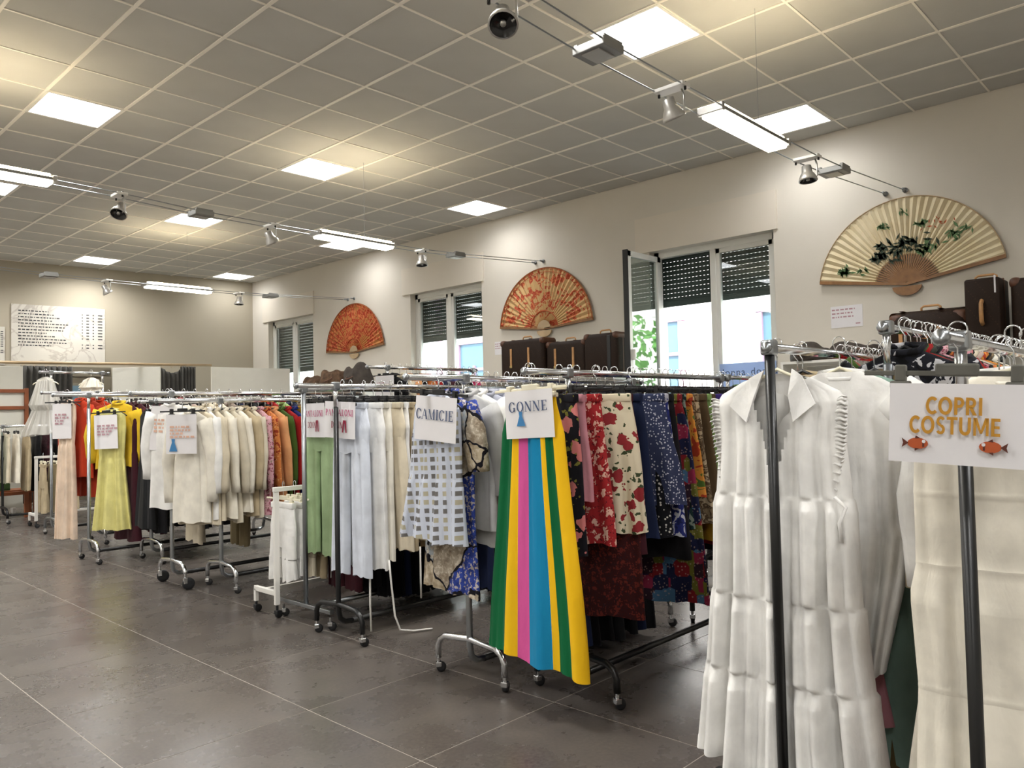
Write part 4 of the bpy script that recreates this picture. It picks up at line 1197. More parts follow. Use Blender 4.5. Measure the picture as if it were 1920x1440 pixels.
def suitcase(name, label, x, y, z, W, D, H, straps=(), strapz=(.3, .8), corner=True, bev=.05, rotz=0.0, grip=None, stripe=False, vert=False):
    """local x = width as seen from the room, local -y = front"""
    t = thing(name, label, 'suitcase', (x, y, z), -PI/2+rotz, 'brown canvas luggage')
    MB().cbox(0, 0, H/2, W, D, H, bev).obj('body', 'canvas', t, True)
    MB().cbox(0, 0, H/2, W+.006, .014, H+.006, bev*.3).obj('zip_band', 'leather_brown', t)
    h = handle_arc(.15, .045); h.obj('handle', 'leather_tan', t, True, loc=(0 if grip is None else grip, 0, H-.003))
    for sx in straps:
        MB().cbox(sx, -D/2-.004, H*(strapz[0]+strapz[1])/2, .032, .010, H*(strapz[1]-strapz[0]), .003).obj('strap', 'leather_tan', t)
        MB().cbox(sx, -D/2-.008, H*strapz[0]+.01, .040, .010, .030, .003).obj('buckle', 'brass', t)
        MB().cbox(sx, 0, H+.001, .032, D*.8, .006, .002).obj('strap_top', 'leather_brown', t)
    if corner:
        cp = .085 if bev < .08 else .12; ci = .035 if bev < .08 else .085
        for s in (-1, 1):
            MB().cbox(s*(W/2-ci), 0, H-ci, cp, D*.9 if bev > .08 else D+.008, cp, .035).obj('corner_patch', 'leather_brown', t, True)
    if vert:
        v = MB().tube([(0, -D/2-.002, H*.36), (0, -D/2-.035, H*.40), (0, -D/2-.040, H*.52), (0, -D/2-.035, H*.64), (0, -D/2-.002, H*.68)], .016, 8, 1.3)
        v.obj('side_handle', 'leather_tan', t, True)
        MB().cbox(W/2-.03, -D/2+.01, H*.9, .012, .03, .14, .003).obj('luggage_tag', 'paper', t)
    if stripe:
        MB().cbox(W*.27, -D/2-.002, H/2, .05, .012, H*.86, .005).obj('front_rail', 'black_plastic', t)
        for s in (-1, 1): MB().lathe([(.02, -.015), (.025, 0), (.02, .015)], 12, 'x', (s*W*.36, 0, .022)).obj('wheel', 'rubber', t, True)
SZ = 1.76
suitcase('suitcase', 'brown canvas suitcase with two tan straps, leftmost under the red fan', 7.36, 6.66, SZ, .74, .26, .50, (-.17, .13), (.30, .78))
suitcase('suitcase', 'brown canvas suitcase with two tan straps, middle of the three', 7.38, 5.97, SZ, .62, .24, .43, (-.15, .13), (.25, .80))
suitcase('suitcase', 'dark upright cabin suitcase standing beside the open window', 7.32, 5.40, SZ, .48, .24, .47, (), corner=True, stripe=True)
suitcase('travel_bag', 'low soft brown travel bag with tan buckled straps under pale fan', 7.34, 1.96, SZ, .66, .34, .38, (-.20, .10), (.20, .62), bev=.11)
suitcase('suitcase', 'tall narrow brown case with tan side handle on the shelf', 7.30, 1.53, SZ, .25, .34, .58, (), corner=False, bev=.02, vert=True)
suitcase('suitcase', 'large brown canvas suitcase cut off at the right edge', 7.34, 1.02, SZ, .66, .28, .56, (.1,), (.3, .7))

def soft_heap(name, label, cat, x, y, z, sx, sy, sz, mat, seed, group=None):
    """crumpled soft thing lying on a flat top: squashed, dented dome"""
    R = np.random.RandomState(seed); n, m = 26, 12; V = []; F = []
    ph = R.uniform(0, 6.28, 8)
    for j in range(m+1):
        b = (PI/2)*j/m
        for i in range(n):
            a = 2*PI*i/n
            k = 1+.12*math.sin(2*a+ph[0])+.10*math.sin(5*a+ph[1]+2*b)+.06*math.sin(9*a+ph[2]-3*b)
            zz = math.sin(b)**.8*(1+.18*math.sin(3*math.cos(a)*math.cos(b)*2+ph[3])+.10*math.sin(7*math.sin(a)*math.cos(b)+ph[4]))
            V.append((sx*k*math.cos(b)**.6*math.cos(a), sy*k*math.cos(b)**.6*math.sin(a), sz*zz))
    for j in range(m):
        for i in range(n): F.append((j*n+i, j*n+(i+1) % n, (j+1)*n+(i+1) % n, (j+1)*n+i))
    F.append(tuple(range(n-1, -1, -1)))
    t = thing(name, label, cat, (x, y, z), -PI/2, group)
    obj('body', mesh('body', V, F, mat), t)
    mm = MB().tube([(-sx*.5, -sy*.6, sz*.6), (-sx*.2, -sy*1.0, sz*.35), (sx*.2, -sy*1.0, sz*.4), (sx*.5, -sy*.6, sz*.6)], .012, 6, .5)
    mm.obj('strap', 'leather_brown', t, True)
soft_heap('folded_bag', 'crumpled dark leather bag lying on the shelf left of travel bag', 'bag', 7.25, 2.98, SZ, .17, .20, .15, 'dark_bag', 1, 'folded dark bags')
soft_heap('folded_bag', 'flat dark canvas bag lying between leather bag and travel bag', 'bag', 7.25, 2.60, SZ, .24, .20, .13, 'dark_bag', 2, 'folded dark bags')
soft_heap('fur_hat', 'tawny fur hat at the left end of the far shelf', 'hat', 7.28, 11.42, 1.80, .26, .2, .20, 'fur', 3, 'fur hats')
soft_heap('fur_hat', 'dark brown fur hat in the middle of the far shelf', 'hat', 7.28, 10.85, 1.80, .30, .2, .28, 'fur', 4, 'fur hats')
soft_heap('soft_bag', 'black soft bag at the right end of far shelf', 'bag', 7.28, 10.20, 1.80, .28, .2, .32, 'dark_bag', 5, 'fur hats')

# ================================================================== RACKS AND CLOTHES
# --- R1: rack with the long white dress
R1Y, R1Z = 1.13, 1.54
rack('clothes_rack', 'black-post rack with the long white ruffled dress', (2.42, R1Y), R1Z, 2.40, 4.45, 4.35, style='square')
RK1 = 'white dress rack'
def white_dress():
    g = thing('dress', 'long tiered white shirt dress with shoulder ruffles behind the black post', 'dress', (2.54, R1Y+.03, R1Z+.019), -PI/2-.02, 'clothes on the '+RK1)
    obj('hook', S['hook'], g); obj('hanger_arms', S['arms_white'], g)
    keys = [(-.10, .055, .012, 0), (-.125, .12, .022, 0), (-.165, .190, .030, .002), (-.20, .212, .040, .003), (-.34, .205, .048, .007), (-.505, .222, .050, .012), (-.515, .228, .056, .004),
            (-.55, .236, .060, .016), (-.75, .246, .066, .022), (-.845, .250, .068, .023), (-.855, .256, .072, .008), (-.90, .262, .074, .022), (-1.10, .275, .078, .028), (-1.115, .280, .082, .009), (-1.16, .285, .084, .026), (-1.42, .30, .09, .034)]
    keys = [(z, w*1.07, d_, a) for z, w, d_, a in keys]
    V, F, UV = shell(keys, 200, 110, 5, 4.2, capt=False)
    def vcut(f):
        c = V[list(f)].mean(0)
        return c[1] < 0 and c[2] > -.47 and abs(c[0]-.004) < .098*(max(0, c[2]+.47)/.35)**1.1
    obj('body', mesh('body', V, [f for f in F if not vcut(f)], 'c_white'), g)
    for s in (-1, 1):
        # collar wing
        cv = [(s*.050, .0, -.086), (s*.092, -.022, -.112), (s*.150, -.058, -.205), (s*.082, -.074, -.262), (s*.060, -.056, -.175)]
        V2 = cv+[(x, y+.008, z) for x, y, z in cv]
        F2 = [(0, 1, 2, 3, 4), (9, 8, 7, 6, 5)]+[(i, (i+1) % 5, 5+(i+1) % 5, 5+i) for i in range(5)]
        obj('collar_wing', mesh('collar_wing', V2, F2, 'c_white', False), g)
        # gathered ruffle around the armhole
        m = 110; VV = []; FF = []
        for i in range(m+1):
            t = i/m
            x = s*(.210-.035*math.sin(t*PI*.75)); z = -.185-.34*t
            wv = .007*math.sin(i*1.5)+.004*math.sin(i*.7)
            w = .050*math.sin(PI*min(1, t*.9+.12))**.6
            VV += [(x, -.022+wv*.3, z), (x+s*w*.55, -.030+wv, z+.006), (x+s*w, -.030+wv*1.5, z+.004*math.sin(i*1.5+1))]
        for i in range(m):
            for k in range(2): a = i*3+k; FF.append((a, a+1, a+4, a+3))
        o = obj('ruffle', mesh('ruffle', VV, FF, 'c_white'), g); md = o.modifiers.new('t', 'SOLIDIFY'); md.thickness = .003
    pm = MB()
    for k in range(9):
        z0 = -.45-.105*k
        pm.cbox(.002, -.072-.007*k*.6, z0-.05, .030, .006, .104, .002)
    pm.obj('button_placket', 'c_white', g)
    bm_ = MB()
    for k in range(9): bm_.lathe([(.0, -.002), (.005, -.002), (.005, .002), (.0, .002)], 8, 'y', (.002, -.078-.0042*k, -.47-.105*k))
    bm_.obj('buttons', 'cream_plastic', g, True)
    bt = MB().tube([(.20, -.05, -.50), (.235, -.055, -.53), (.215, -.06, -.58), (.22, -.06, -.64)], .006, 6); bt.obj('waist_tie', 'c_white', g, True)
white_dress()
garment('dress', 'dress', 'c_white', 'plain white shirt dress with wide rolled sleeves, behind the long white dress', 'dress', 2.67, R1Y-.13, R1Z, .92, W=1.05, rot=.20, group='clothes on the '+RK1, hanger='white', hi=True, sl=.30, opts=dict(waist=.185, hemw=.11, wl=.45, cuff=.100, puff=.01, out=.13, sflat=.75, fold=.014, d=.034))
garment('dress', 'dress', 'c_beige', 'beige dress with puffed cuff peeking left of the long white dress', 'dress', 2.76, R1Y+.035, R1Z, .95, W=1.1, rot=.0, group='clothes on the '+RK1, sl=.46, opts=dict(cuff=.05, puff=.035, waist=.18, hemw=.2))
fill([('dress', 'c_pink', 1.15, dict(hemw=.30, dy=.09, lab='long dusty pink dress showing low behind the white dress', sl=0)), ('dress', 'c_sage', 1.30, dict(W=1.1, hemw=.33, dy=-.10, sl=0)), ('dress', 'c_olivebrown', 1.32, dict(W=1.1, hemw=.34, dy=-.15, sl=0)), ('dress', 'c_taupe', 1.30, dict(W=1.1, hemw=.34, dy=-.19, sl=0)),
      ('shirt', 'p_redprint', .7, dict(sl=.2)), ('shirt', 'c_red', .7, dict(sl=.2)), ('shirt', 'p_redprint', .7), ('shirt', 'c_green_dark', .72), ('shirt', 'p_pinkfloral', .7, dict(sl=.2)), ('shirt', 'c_red', .72), ('shirt', 'p_redfloral', .7), ('shirt', 'p_redprint', .72), ('shirt', 'c_orange_red', .7), ('shirt', 'p_darkmix', .7), ('dress', 'p_blackpink', 1.0), ('dress', 'p_darkmix', 1.0), ('dress', 'c_black', 1.1), ('shirt', 'p_pinkfloral', .7), ('shirt', 'c_black', .7), ('shirt', 'c_maroon', .7), ('shirt', 'p_redfloral', .7), ('shirt', 'c_charcoal', .7), ('shirt', 'p_darkmix', .7), ('shirt', 'c_black', .7)],
     RK1, R1Y, R1Z, 2.83, .05, first=4, opts=dict(d=.020))

# --- R2: COPRI COSTUME rack
R2Y, R2Z = .50, 1.496
rack('clothes_rack', 'black-post rack carrying the COPRI COSTUME sign', (2.10, R2Y), R2Z, 1.94, 4.0, 3.9)
RK2 = 'COPRI COSTUME rack'
g, p, zc = sign('paper_sign', 'white paper sign reading COPRI COSTUME with two orange fish', 2.00, R2Y-.02, R2Z, w=.275, h=.185, rot=.06, roll=.055, hanger='grey', drop=.140, clips=.118)
for txt, dz, sz in (('COPRI', .042, .118), ('COSTUME', -.003, .186)):
    V, F = flat_polys(serif_text(txt, .040, sz, block_polys), 0)
    ink(g, 'lettering', V, F, 'ink_gold', cz=zc+dz)
def fish(g, cx, cz, s):
    body = [(.022*math.cos(a)*1.0, .013*math.sin(a)) for a in np.linspace(0, 2*PI, 16, endpoint=False)]
    V, F = flat_polys([[(cx+s*x, cz+z) for x, z in body]], 0); ink(g, 'fish_body', V, F, 'ink_fish')
    V, F = flat_polys([[(cx-s*.019, cz), (cx-s*.034, cz+.011), (cx-s*.031, cz), (cx-s*.034, cz-.011)], [(cx-s*.006, cz+.011), (cx+s*.006, cz+.012), (cx-s*.004, cz+.018)], [(cx-s*.006, cz-.011), (cx+s*.004, cz-.012), (cx-s*.006, cz-.018)], [(cx+s*.010, cz-.008), (cx+s*.014, cz-.008), (cx+s*.014, cz+.007), (cx+s*.010, cz+.007)]], 0)
    ink(g, 'fish_fins', V, F, 'ink_fishdark', y=-.0220)
    e = [(cx+s*.013+.004*math.cos(a), cz+.005+.004*math.sin(a)) for a in np.linspace(0, 2*PI, 10, endpoint=False)]
    V, F = flat_polys([e], 0); ink(g, 'fish_eye', V, F, 'paper', y=-.0226)
fish(g, -.074, zc-.047, 1); fish(g, .072, zc-.047, -1)
garment('dress', 'dress', 'c_ivory', 'ivory linen kaftan with fold creases behind the COPRI COSTUME sign', 'dress', 2.23, R2Y-.085, R2Z, 1.14, W=1.28, rot=.02, group='clothes on the '+RK2, hanger='white', hi=True, opts=dict(waist=.20, hemw=.205, wl=.5, fold=.010, d=.03, step=1.0, creases=(-.40, -.58, -.90)))
garment('dress', 'dress', 'c_white_warm', 'warm white long tunic hanging second on the COPRI COSTUME rack', 'dress', 2.33, R2Y-.10, R2Z, 1.22, W=1.25, rot=-.05, group='clothes on the '+RK2, hanger='white', hi=True, opts=dict(waist=.21, hemw=.23, wl=.5, fold=.018, d=.04))
garment('dress', 'dress', 'c_rosebeige', 'dusty pink long dress hanging third on the COPRI COSTUME rack', 'dress', 2.43, R2Y-.10, R2Z, 1.2, W=1.15, rot=.0, group='clothes on the '+RK2, opts=dict(waist=.2, hemw=.22))
fill([(('dress', 'shirt')[i % 2], m_, (1.1, .7)[i % 2]) for i, m_ in enumerate(['c_ivory', 'c_white', 'c_pink', 'c_beige', 'c_sage', 'c_white_warm', 'c_peach', 'c_cream', 'c_rosebeige', 'c_grey_light', 'c_ivory', 'c_white', 'c_teal', 'c_beige', 'c_pale_green', 'c_cream2', 'c_white', 'c_pink', 'c_ivory', 'c_beige', 'c_sage', 'c_cream', 'c_white', 'c_peach'])], RK2, R2Y, R2Z, 2.50, .048, first=4, opts=dict(d=.015))

# --- R3: chrome-ended rack between the two
R3Y, R3Z = .92, 1.617
rack('clothes_rack', 'chrome-ended rack between white dress rack and COPRI COSTUME rack', (2.90, R3Y), R3Z, 2.86, 4.6, 4.5, mpost='steel', mfoot='steel')
RK3 = 'chrome-ended rack'
fill([('shirt', 'p_blackwhite', .6, dict(sl=.2)), ('shirt', 'c_green', .6, dict(sl=.2)), ('shirt', 'c_red', .6, dict(sl=.2)), ('shirt', 'p_darkmix', .6), ('shirt', 'c_black', .6), ('shirt', 'p_pinkfloral', .6), ('shirt', 'c_black', .62), ('shirt', 'p_orangeprint', .6), ('shirt', 'c_green_dark', .6), ('shirt', 'p_redprint', .6), ('shirt', 'c_beige', .6), ('shirt', 'c_pink', .6), ('shirt', 'p_blackpink', .6), ('shirt', 'c_cream', .6), ('shirt', 'c_green_dark', .6), ('shirt', 'c_rosebeige', .6), ('shirt', 'p_multi', .6), ('shirt', 'c_black', .6), ('shirt', 'p_snake', .6), ('shirt', 'c_teal', .6), ('shirt', 'c_ivory', .6), ('shirt', 'p_darkmix', .6), ('shirt', 'c_red', .6), ('shirt', 'c_black', .6)],
     RK3, R3Y-.03, R3Z, 2.97, .055, W=.85, opts=dict(d=.018))

# --- K1: GONNE
K1Y, K1Z = 2.36, 1.53
rack('clothes_rack', 'black rack of skirts carrying the GONNE sign', (2.89, K1Y), K1Z, 2.58, 4.42, 4.36)
RG = 'GONNE rack'
g, p, zc = sign('paper_sign', 'white paper sign reading GONNE with a small blue skirt', 2.61, K1Y+.0, K1Z, w=.265, h=.215, rot=.10, roll=-.04, hanger='white', drop=.120, clips=.115)
V, F = flat_polys(serif_text('GONNE', .046, .220), 0); ink(g, 'lettering', V, F, 'ink_navy', cz=zc+.035)
V, F = flat_polys(tri_dress(-.043, zc-.020, .064), 0); ink(g, 'skirt_drawing', V, F, 'ink_blue')
garment('skirt', 'skirt', 'p_rainbow', 'long rainbow-striped skirt hanging under the GONNE sign', 'skirt', 2.645, K1Y+.015, K1Z, 1.20, W=1.0, rot=.02, group='clothes on the '+RG, hanger='white', hi=True, opts=dict(w0=.140, w1=.295, fold=.010, freq=2.2, d=.03, hem=-.03, band=False))
fill([('skirt', 'p_blackpink', .72, dict(W=.72, rot=-.2)), ('skirt', 'c_pink', .50, dict(W=.55)), ('skirt', 'p_redfloral', .70, dict(W=.8)), ('skirt', 'p_rose', .66, dict(w1=.24, hi=True, rot=.5, dy=-.05, dx=.02)), ('skirt', 'p_darkred', 1.08), ('skirt', 'c_maroon', .76), ('skirt', 'c_navy', .72), ('skirt', 'p_denimdots', .56, dict(w1=.26, rot=.4, dy=-.05, dx=.02)), ('skirt', 'p_blackdots', .72), ('skirt', 'p_bluewhite', .74), ('skirt', 'c_charcoal', .86), ('skirt', 'p_patchwork', 1.10, dict(w1=.30)), ('skirt', 'p_greenblack', .72), ('skirt', 'p_multi', .55), ('skirt', 'p_snake', .72), ('skirt', 'c_brown', .68), ('skirt', 'c_lime', .66), ('skirt', 'p_brownprint', .6), ('skirt', 'c_purple', .62), ('skirt', 'c_mustard', .85), ('skirt', 'p_leopard', .75), ('skirt', 'c_red', .9), ('skirt', 'c_black', .95), ('skirt', 'c_black', .9)],
     RG, K1Y, K1Z, 2.83, .067, first=2, jit=.16)

# --- K2: CAMICIE
K2Y, K2Z = 2.90, 1.525
rack('clothes_rack', 'chrome-footed rack of shirts carrying the CAMICIE sign', (2.72, K2Y), K2Z, 2.34, 4.3, 4.2, mpost='steel', mfoot='chrome')
RC = 'CAMICIE rack'
g, p, zc = sign('paper_sign', 'white paper sign reading CAMICIE in dark serif letters', 2.49, K2Y-.07, K2Z, w=.29, h=.215, rot=.02, roll=.085, drop=.130, clips=.115)
V, F = flat_polys(serif_text('CAMICIE', .050, .27), 0); ink(g, 'lettering', V, F, 'ink_navy', cz=zc+.02)
garment('sleeveless_top', 'dress', 'p_tiles', 'sleeveless white and grey tile-print top under the CAMICIE sign', 'top', 2.545, K2Y, K2Z, .66, W=.95, rot=.0, group='clothes on the '+RC, hi=True, tilt=.07, opts=dict(waist=.20, hemw=.255, wl=.35, fold=.010, d=.03))
garment('tunic', 'shirt', 'p_mosaic', 'long blue and beige mosaic-print tunic behind the tile-print top', 'tunic', 2.63, K2Y+.02, K2Z, .92, W=.92, rot=-.08, group='clothes on the '+RC, hi=True, sl=.30, opts=dict(flare=1.1, fold=.010))
fill([('shirt', 'c_grey_light', .62, dict(sl=.42, W=.95)), ('shirt', 'c_white', .70, dict(sl=.3)), ('shirt', 'c_grey_blue', .66, dict(sl=.42)), ('shirt', 'c_grey_blue', .64, dict(sl=.42)), ('shirt', 'c_rosebeige', .74, dict(sl=.52)), ('shirt', 'c_grey_blue', .64, dict(sl=.42)), ('shirt', 'c_grey_light', .66, dict(sl=.4)), ('shirt', 'c_grey_blue', .66, dict(sl=.42)), ('shirt', 'c_grey', .66), ('dress', 'c_navy', 1.30), ('dress', 'c_black', 1.33), ('shirt', 'c_navy', .9), ('dress', 'c_black', 1.33), ('dress', 'c_black', 1.33), ('shirt', 'c_blue', .9), ('dress', 'c_black', 1.33), ('dress', 'c_navy', 1.33), ('dress', 'c_black', 1.33)],
     RC, K2Y-.015, K2Z, 2.72, .072, first=3)  # long black and navy dresses at the back added to imitate shadow near the floor

# --- K3: PANTALONI DONNA (front)
K3Y, K3Z = 4.05, 1.53
rack('clothes_rack', 'black rack of trousers carrying the nearer PANTALONI DONNA sign', (2.72, K3Y), K3Z, 2.45, 4.35, 4.25)
RP = 'PANTALONI DONNA rack'
def panta(X, Y, Z, label, rot, roll):
    g, p, zc = sign('paper_sign', label, X, Y, Z, w=.30, h=.225, rot=rot, roll=roll, drop=.130, clips=.11)
    V, F = flat_polys(serif_text('PANTALONI', .040, .275), 0); ink(g, 'lettering', V, F, 'ink_red', cz=zc+.045)
    V, F = flat_polys(serif_text('DONN', .040, .115), 0); ink(g, 'lettering', V, F, 'ink_darkred', cx=-.02, cz=zc-.03)
    x = .055; z = zc-.03
    V, F = flat_polys([[(x-.014, z+.03), (x+.014, z+.03), (x+.017, z+.01), (x-.017, z+.01)], [(x-.017, z+.01), (x-.002, z+.01), (x-.012, z-.045), (x-.023, z-.045)], [(x+.002, z+.01), (x+.017, z+.01), (x+.023, z-.045), (x+.012, z-.045)]], 0)
    ink(g, 'trouser_drawing', V, F, 'ink_darkred')
panta(2.77, K3Y, K3Z, 'white paper sign reading PANTALONI DONNA in front of white trousers', .05, .05)
garment('trousers', 'trousers', 'c_white_blue', 'long white trousers hanging under the nearer PANTALONI DONNA sign', 'trousers', 2.83, K3Y, K3Z, 1.05, W=1.0, rot=.0, group='clothes on the '+RP, hi=True, opts=dict(fold=.010, spread=.02))
fill([('trousers', 'c_white', 1.02, dict(hi=True, rot=.1)), ('trousers', 'c_white_warm', .98), ('trousers', 'c_cream', .92, dict(hi=True, rot=.2, spread=.06)), ('trousers', 'c_white', .85), ('trousers', 'c_beige', .95), ('trousers', 'c_beige', .90, dict(rot=.15)), ('trousers', 'c_tan', .95), ('trousers', 'c_khaki', .95), ('trousers', 'c_tan', .93), ('trousers', 'c_olivebrown', .95), ('trousers', 'c_khaki', .95), ('trousers', 'c_brown', .95), ('trousers', 'c_olivebrown', .95), ('trousers', 'c_navy', 1.3), ('trousers', 'c_black', 1.34), ('trousers', 'c_navy', 1.34), ('trousers', 'c_black', 1.36), ('trousers', 'c_black', 1.36)],
     RP, K3Y, K3Z, 2.93, .072, first=2)  # floor-length dark trousers at the inner end, added to stand in for under-rack shade
# loose white drawstrings
for k, (x, y, pts) in enumerate([(2.96, 3.86, [(0, 0, .46), (.01, 0, .35), (.03, -.01, .12), (.06, -.02, .03), (.14, -.05, .012), (.25, -.10, .010)]), (2.86, 3.92, [(0, 0, .40), (0, .002, .2), (.004, 0, .04)]), (3.24, 3.90, [(0, 0, .5), (.0, 0, .28), (.01, .01, .17)])]):
    t = thing('drawstring', ('white drawstring trailing onto the floor below the beige trousers', 'white drawstring hanging beside the black rack post', 'short white drawstring dangling below the tan trousers')[k], 'cord', (x, y, 0), 0, 'loose drawstrings')
    MB().tube(pts, .006, 6).obj('cord', 'cord', t, True)

# --- K4: chrome square-based rack
K4Y, K4Z = 4.54, 1.53
rack('clothes_rack', 'chrome rack with straight square foot behind the trousers rack', (2.80, K4Y), K4Z, 2.78, 4.5, 4.45, style='square', foot=.30, mpost='steel', mfoot='steel')
RS = 'square-footed chrome rack'
panta(2.88, K4Y-.02, K4Z, 'partly hidden PANTALONI DONNA sign behind the chrome post', -.1, .0)
fill([('trousers', 'c_pale_green', 1.00, dict(W=.9)), ('trousers', 'c_pale_green', 1.0, dict(W=.9)), ('trousers', 'c_maroon', 1.25), ('trousers', 'c_black', 1.25), ('trousers', 'c_black', 1.25), ('trousers', 'c_charcoal', 1.34), ('trousers', 'c_black', 1.36), ('trousers', 'c_navy', 1.36), ('trousers', 'c_black', 1.36), ('trousers', 'c_black', 1.36), ('trousers', 'c_charcoal', 1.36), ('trousers', 'c_black', 1.36), ('trousers', 'c_black', 1.36)],
     RS, K4Y, K4Z, 2.94, .085)  # inner dark trousers lengthened almost to the floor to imitate shadow beneath
t = thing('price_tag', 'small brown card tag hanging low behind the green trousers', 'tag', (3.02, 4.42, .50), -PI/2)
MB().cbox(0, 0, 0, .06, .003, .14).obj('card', 'leather_tan', t)
MB().tube([(0, 0, .07), (0, 0, .13)], .001, 5).obj('string', 'cord', t)

# --- K5: low white rack
def low_white_rack(label, x, y, L, zt, rot=0.0, grp='low white racks'):
    t = thing('low_rack', label, 'clothes rack', (x, y, 0), rot, grp)
    for xx in (0, L):
        MB().cbox(xx, 0, (zt+.09)/2, .036, .022, zt-.09, .003).obj('post', 'white_metal', t)
        MB().cbox(xx, .14, .165, .026, .30, .034, .003).obj('foot', 'white_metal', t)
        MB().cbox(xx, .28, .12, .026, .026, .09, .003).obj('foot_end', 'white_metal', t)
        for yy in (0, .28): caster_set(t, xx, yy, False, 'rubber', False)
    MB().cbox(L/2, 0, zt, L+.04, .030, .030, .003).obj('bar', 'white_metal', t)
    MB().cbox(L/2, .14, .17, L, .026, .030, .003).obj('rail', 'white_metal', t)
K5 = (2.74, 4.80)
low_white_rack('low white rack of small trousers beside the square-footed rack', K5[0], K5[1], 1.1, .86)
fill([('shorts', 'c_white', .52, dict(W=.78)), ('shorts', 'c_white', .50, dict(W=.78)), ('shorts', 'c_cream', .50, dict(W=.78)), ('shorts', 'c_beige', .52, dict(W=.78)), ('shorts', 'c_white', .55, dict(W=.78)), ('shorts', 'c_taupe', .50, dict(W=.78)), ('shorts', 'p_blackwhite', .5, dict(W=.78)), ('shorts', 'c_white_blue', .55, dict(W=.78))],
     'low white rack', K5[1], .86+.012, 2.80, .08, hanger='white')

# --- K6 / K7: cream jackets
K6Y, K6Z = 5.96, 1.49
rack('clothes_rack', 'chrome rack of cream jackets and coloured shirts behind the low white rack', (2.92, K6Y), K6Z, 2.42, 4.6, 4.5, mpost='steel', mfoot='chrome')
RJ = 'cream jacket rack'
fill([('jacket', 'c_white_warm', .80, dict(sl=.62, rot=.28, W=.92)), ('jacket', 'c_cream', .82, dict(rot=.3)), ('jacket', 'c_white', .78), ('jacket', 'c_cream', .80), ('jacket', 'c_ivory', .78), ('jacket', 'c_cream2', .82), ('jacket', 'c_ivory', .76), ('jacket', 'c_beige', .78), ('shirt', 'c_cream2', .8), ('shirt', 'p_pinkfloral', .78), ('shirt', 'p_orangeprint', .80), ('shirt', 'c_peach', .80), ('shirt', 'c_green', .72), ('shirt', 'c_red', .70), ('shirt', 'c_blue', .74), ('shirt', 'c_mustard', .74), ('shirt', 'p_checkbw', .74), ('shirt', 'c_mustard', .76), ('shirt', 'c_black', .78), ('shirt', 'c_black', .78), ('shirt', 'c_orange', .7), ('shirt', 'c_green_dark', .7), ('shirt', 'c_black', .8), ('shirt', 'p_darkmix', .8)],
     RJ, K6Y, K6Z, 2.69, .062)
K7Y, K7Z = 6.40, 1.56
rack('clothes_rack', 'chrome rack on big wheels with the two orange-lettered signs', (2.72, K7Y), K7Z, 2.40, 4.6, 4.5, mpost='steel', mfoot='chrome', big=True)
RW = 'big-wheeled chrome rack'
def faint_sign(X, Y, Z, label, w, h, mat, rot, roll, drop=.13, fig=True, hanger='black'):
    g, p, zc = sign('paper_sign', label, X, Y, Z, w=w, h=h, rot=rot, roll=roll, drop=drop, clips=w*.36, hanger=hanger)
    V, F = flat_polys(dashes(4, -w*.36, w*.40, zc+h*.16, h*.085, h*.05, int(X*100)), 0); ink(g, 'faded_print', V, F, mat)
    if fig:
        V, F = flat_polys(tri_dress(-w*.25, zc-h*.28, h*.32), 0); ink(g, 'figure_drawing', V, F, 'ink_blue')
faint_sign(2.70, K7Y+.02, K7Z, 'upper white sign with faded orange print on the big-wheeled rack', .27, .36, 'ink_orange', .5, .06, .14, False)
faint_sign(2.61, K6Y-.02, K6Z, 'lower white sign with faded orange print and blue figure', .27, .30, 'ink_orange', .5, .0, .14)
fill([('jacket', 'c_white', .80, dict(W=1.05, rot=.4)), ('jacket', 'c_white_warm', .85), ('trousers', 'c_cream', 1.12, dict(W=.9)), ('jacket', 'c_cream2', .95), ('jacket', 'c_cream', .78), ('jacket', 'c_taupe', .8), ('trousers', 'c_khaki', 1.2, dict(W=.8)), ('jacket', 'c_black', .9), ('jacket', 'c_black', .9), ('jacket', 'c_red', .7), ('jacket', 'c_lime', .7), ('jacket', 'c_navy', .7)],
     RW, K7Y, K7Z, 2.72, .10)

# --- K8 / K9: dark clothes, yellow dress
K8Y, K8Z = 7.66, 1.52
rack('clothes_rack', 'chrome rack of black clothes behind the cream jackets', (3.06, K8Y), K8Z, 2.95, 4.6, 4.5, mpost='steel', mfoot='chrome')
RB = 'black clothes rack'
fill([('dress', 'c_black', 1.05), ('dress', 'c_charcoal', 1.1), ('jacket', 'c_black', .9), ('dress', 'p_darkmix', 1.0), ('jacket', 'c_black', .95), ('dress', 'c_black', 1.1), ('jacket', 'p_darkmix', .8), ('jacket', 'c_black', .9), ('dress', 'c_black', 1.1), ('dress', 'c_charcoal', 1.0), ('jacket', 'c_black', .9), ('jacket', 'c_black', .9), ('dress', 'c_black', 1.0)],
     RB, K8Y, K8Z, 3.02, .095)
K9Y, K9Z = 8.15, 1.60
rack('clothes_rack', 'chrome rack with the yellow blouse and pale yellow dress', (2.67, K9Y), K9Z, 2.36, 4.6, 4.5, mpost='steel', mfoot='chrome')
RY = 'yellow dress rack'
faint_sign(2.82, K9Y-.02, K9Z-.09, 'white paper sign clipped over the pale yellow dress', .24, .33, 'ink_faint', .65, -.03, .14, False)
garment('dress', 'dress', 'c_pale_yellow', 'pale yellow long pleated dress below a white sign', 'dress', 2.88, K9Y, K9Z-.06, 1.12, W=.86, rot=.55, group='clothes on the '+RY, hi=True, opts=dict(waist=.17, hemw=.25, fold=.010))
garment('blouse', 'shirt', 'c_yellow', 'bright yellow blouse with puffed sleeves behind pale yellow dress', 'blouse', 2.95, K9Y+.02, K9Z, .58, W=1.1, rot=.65, group='clothes on the '+RY, sl=.52, opts=dict(puff=.022))
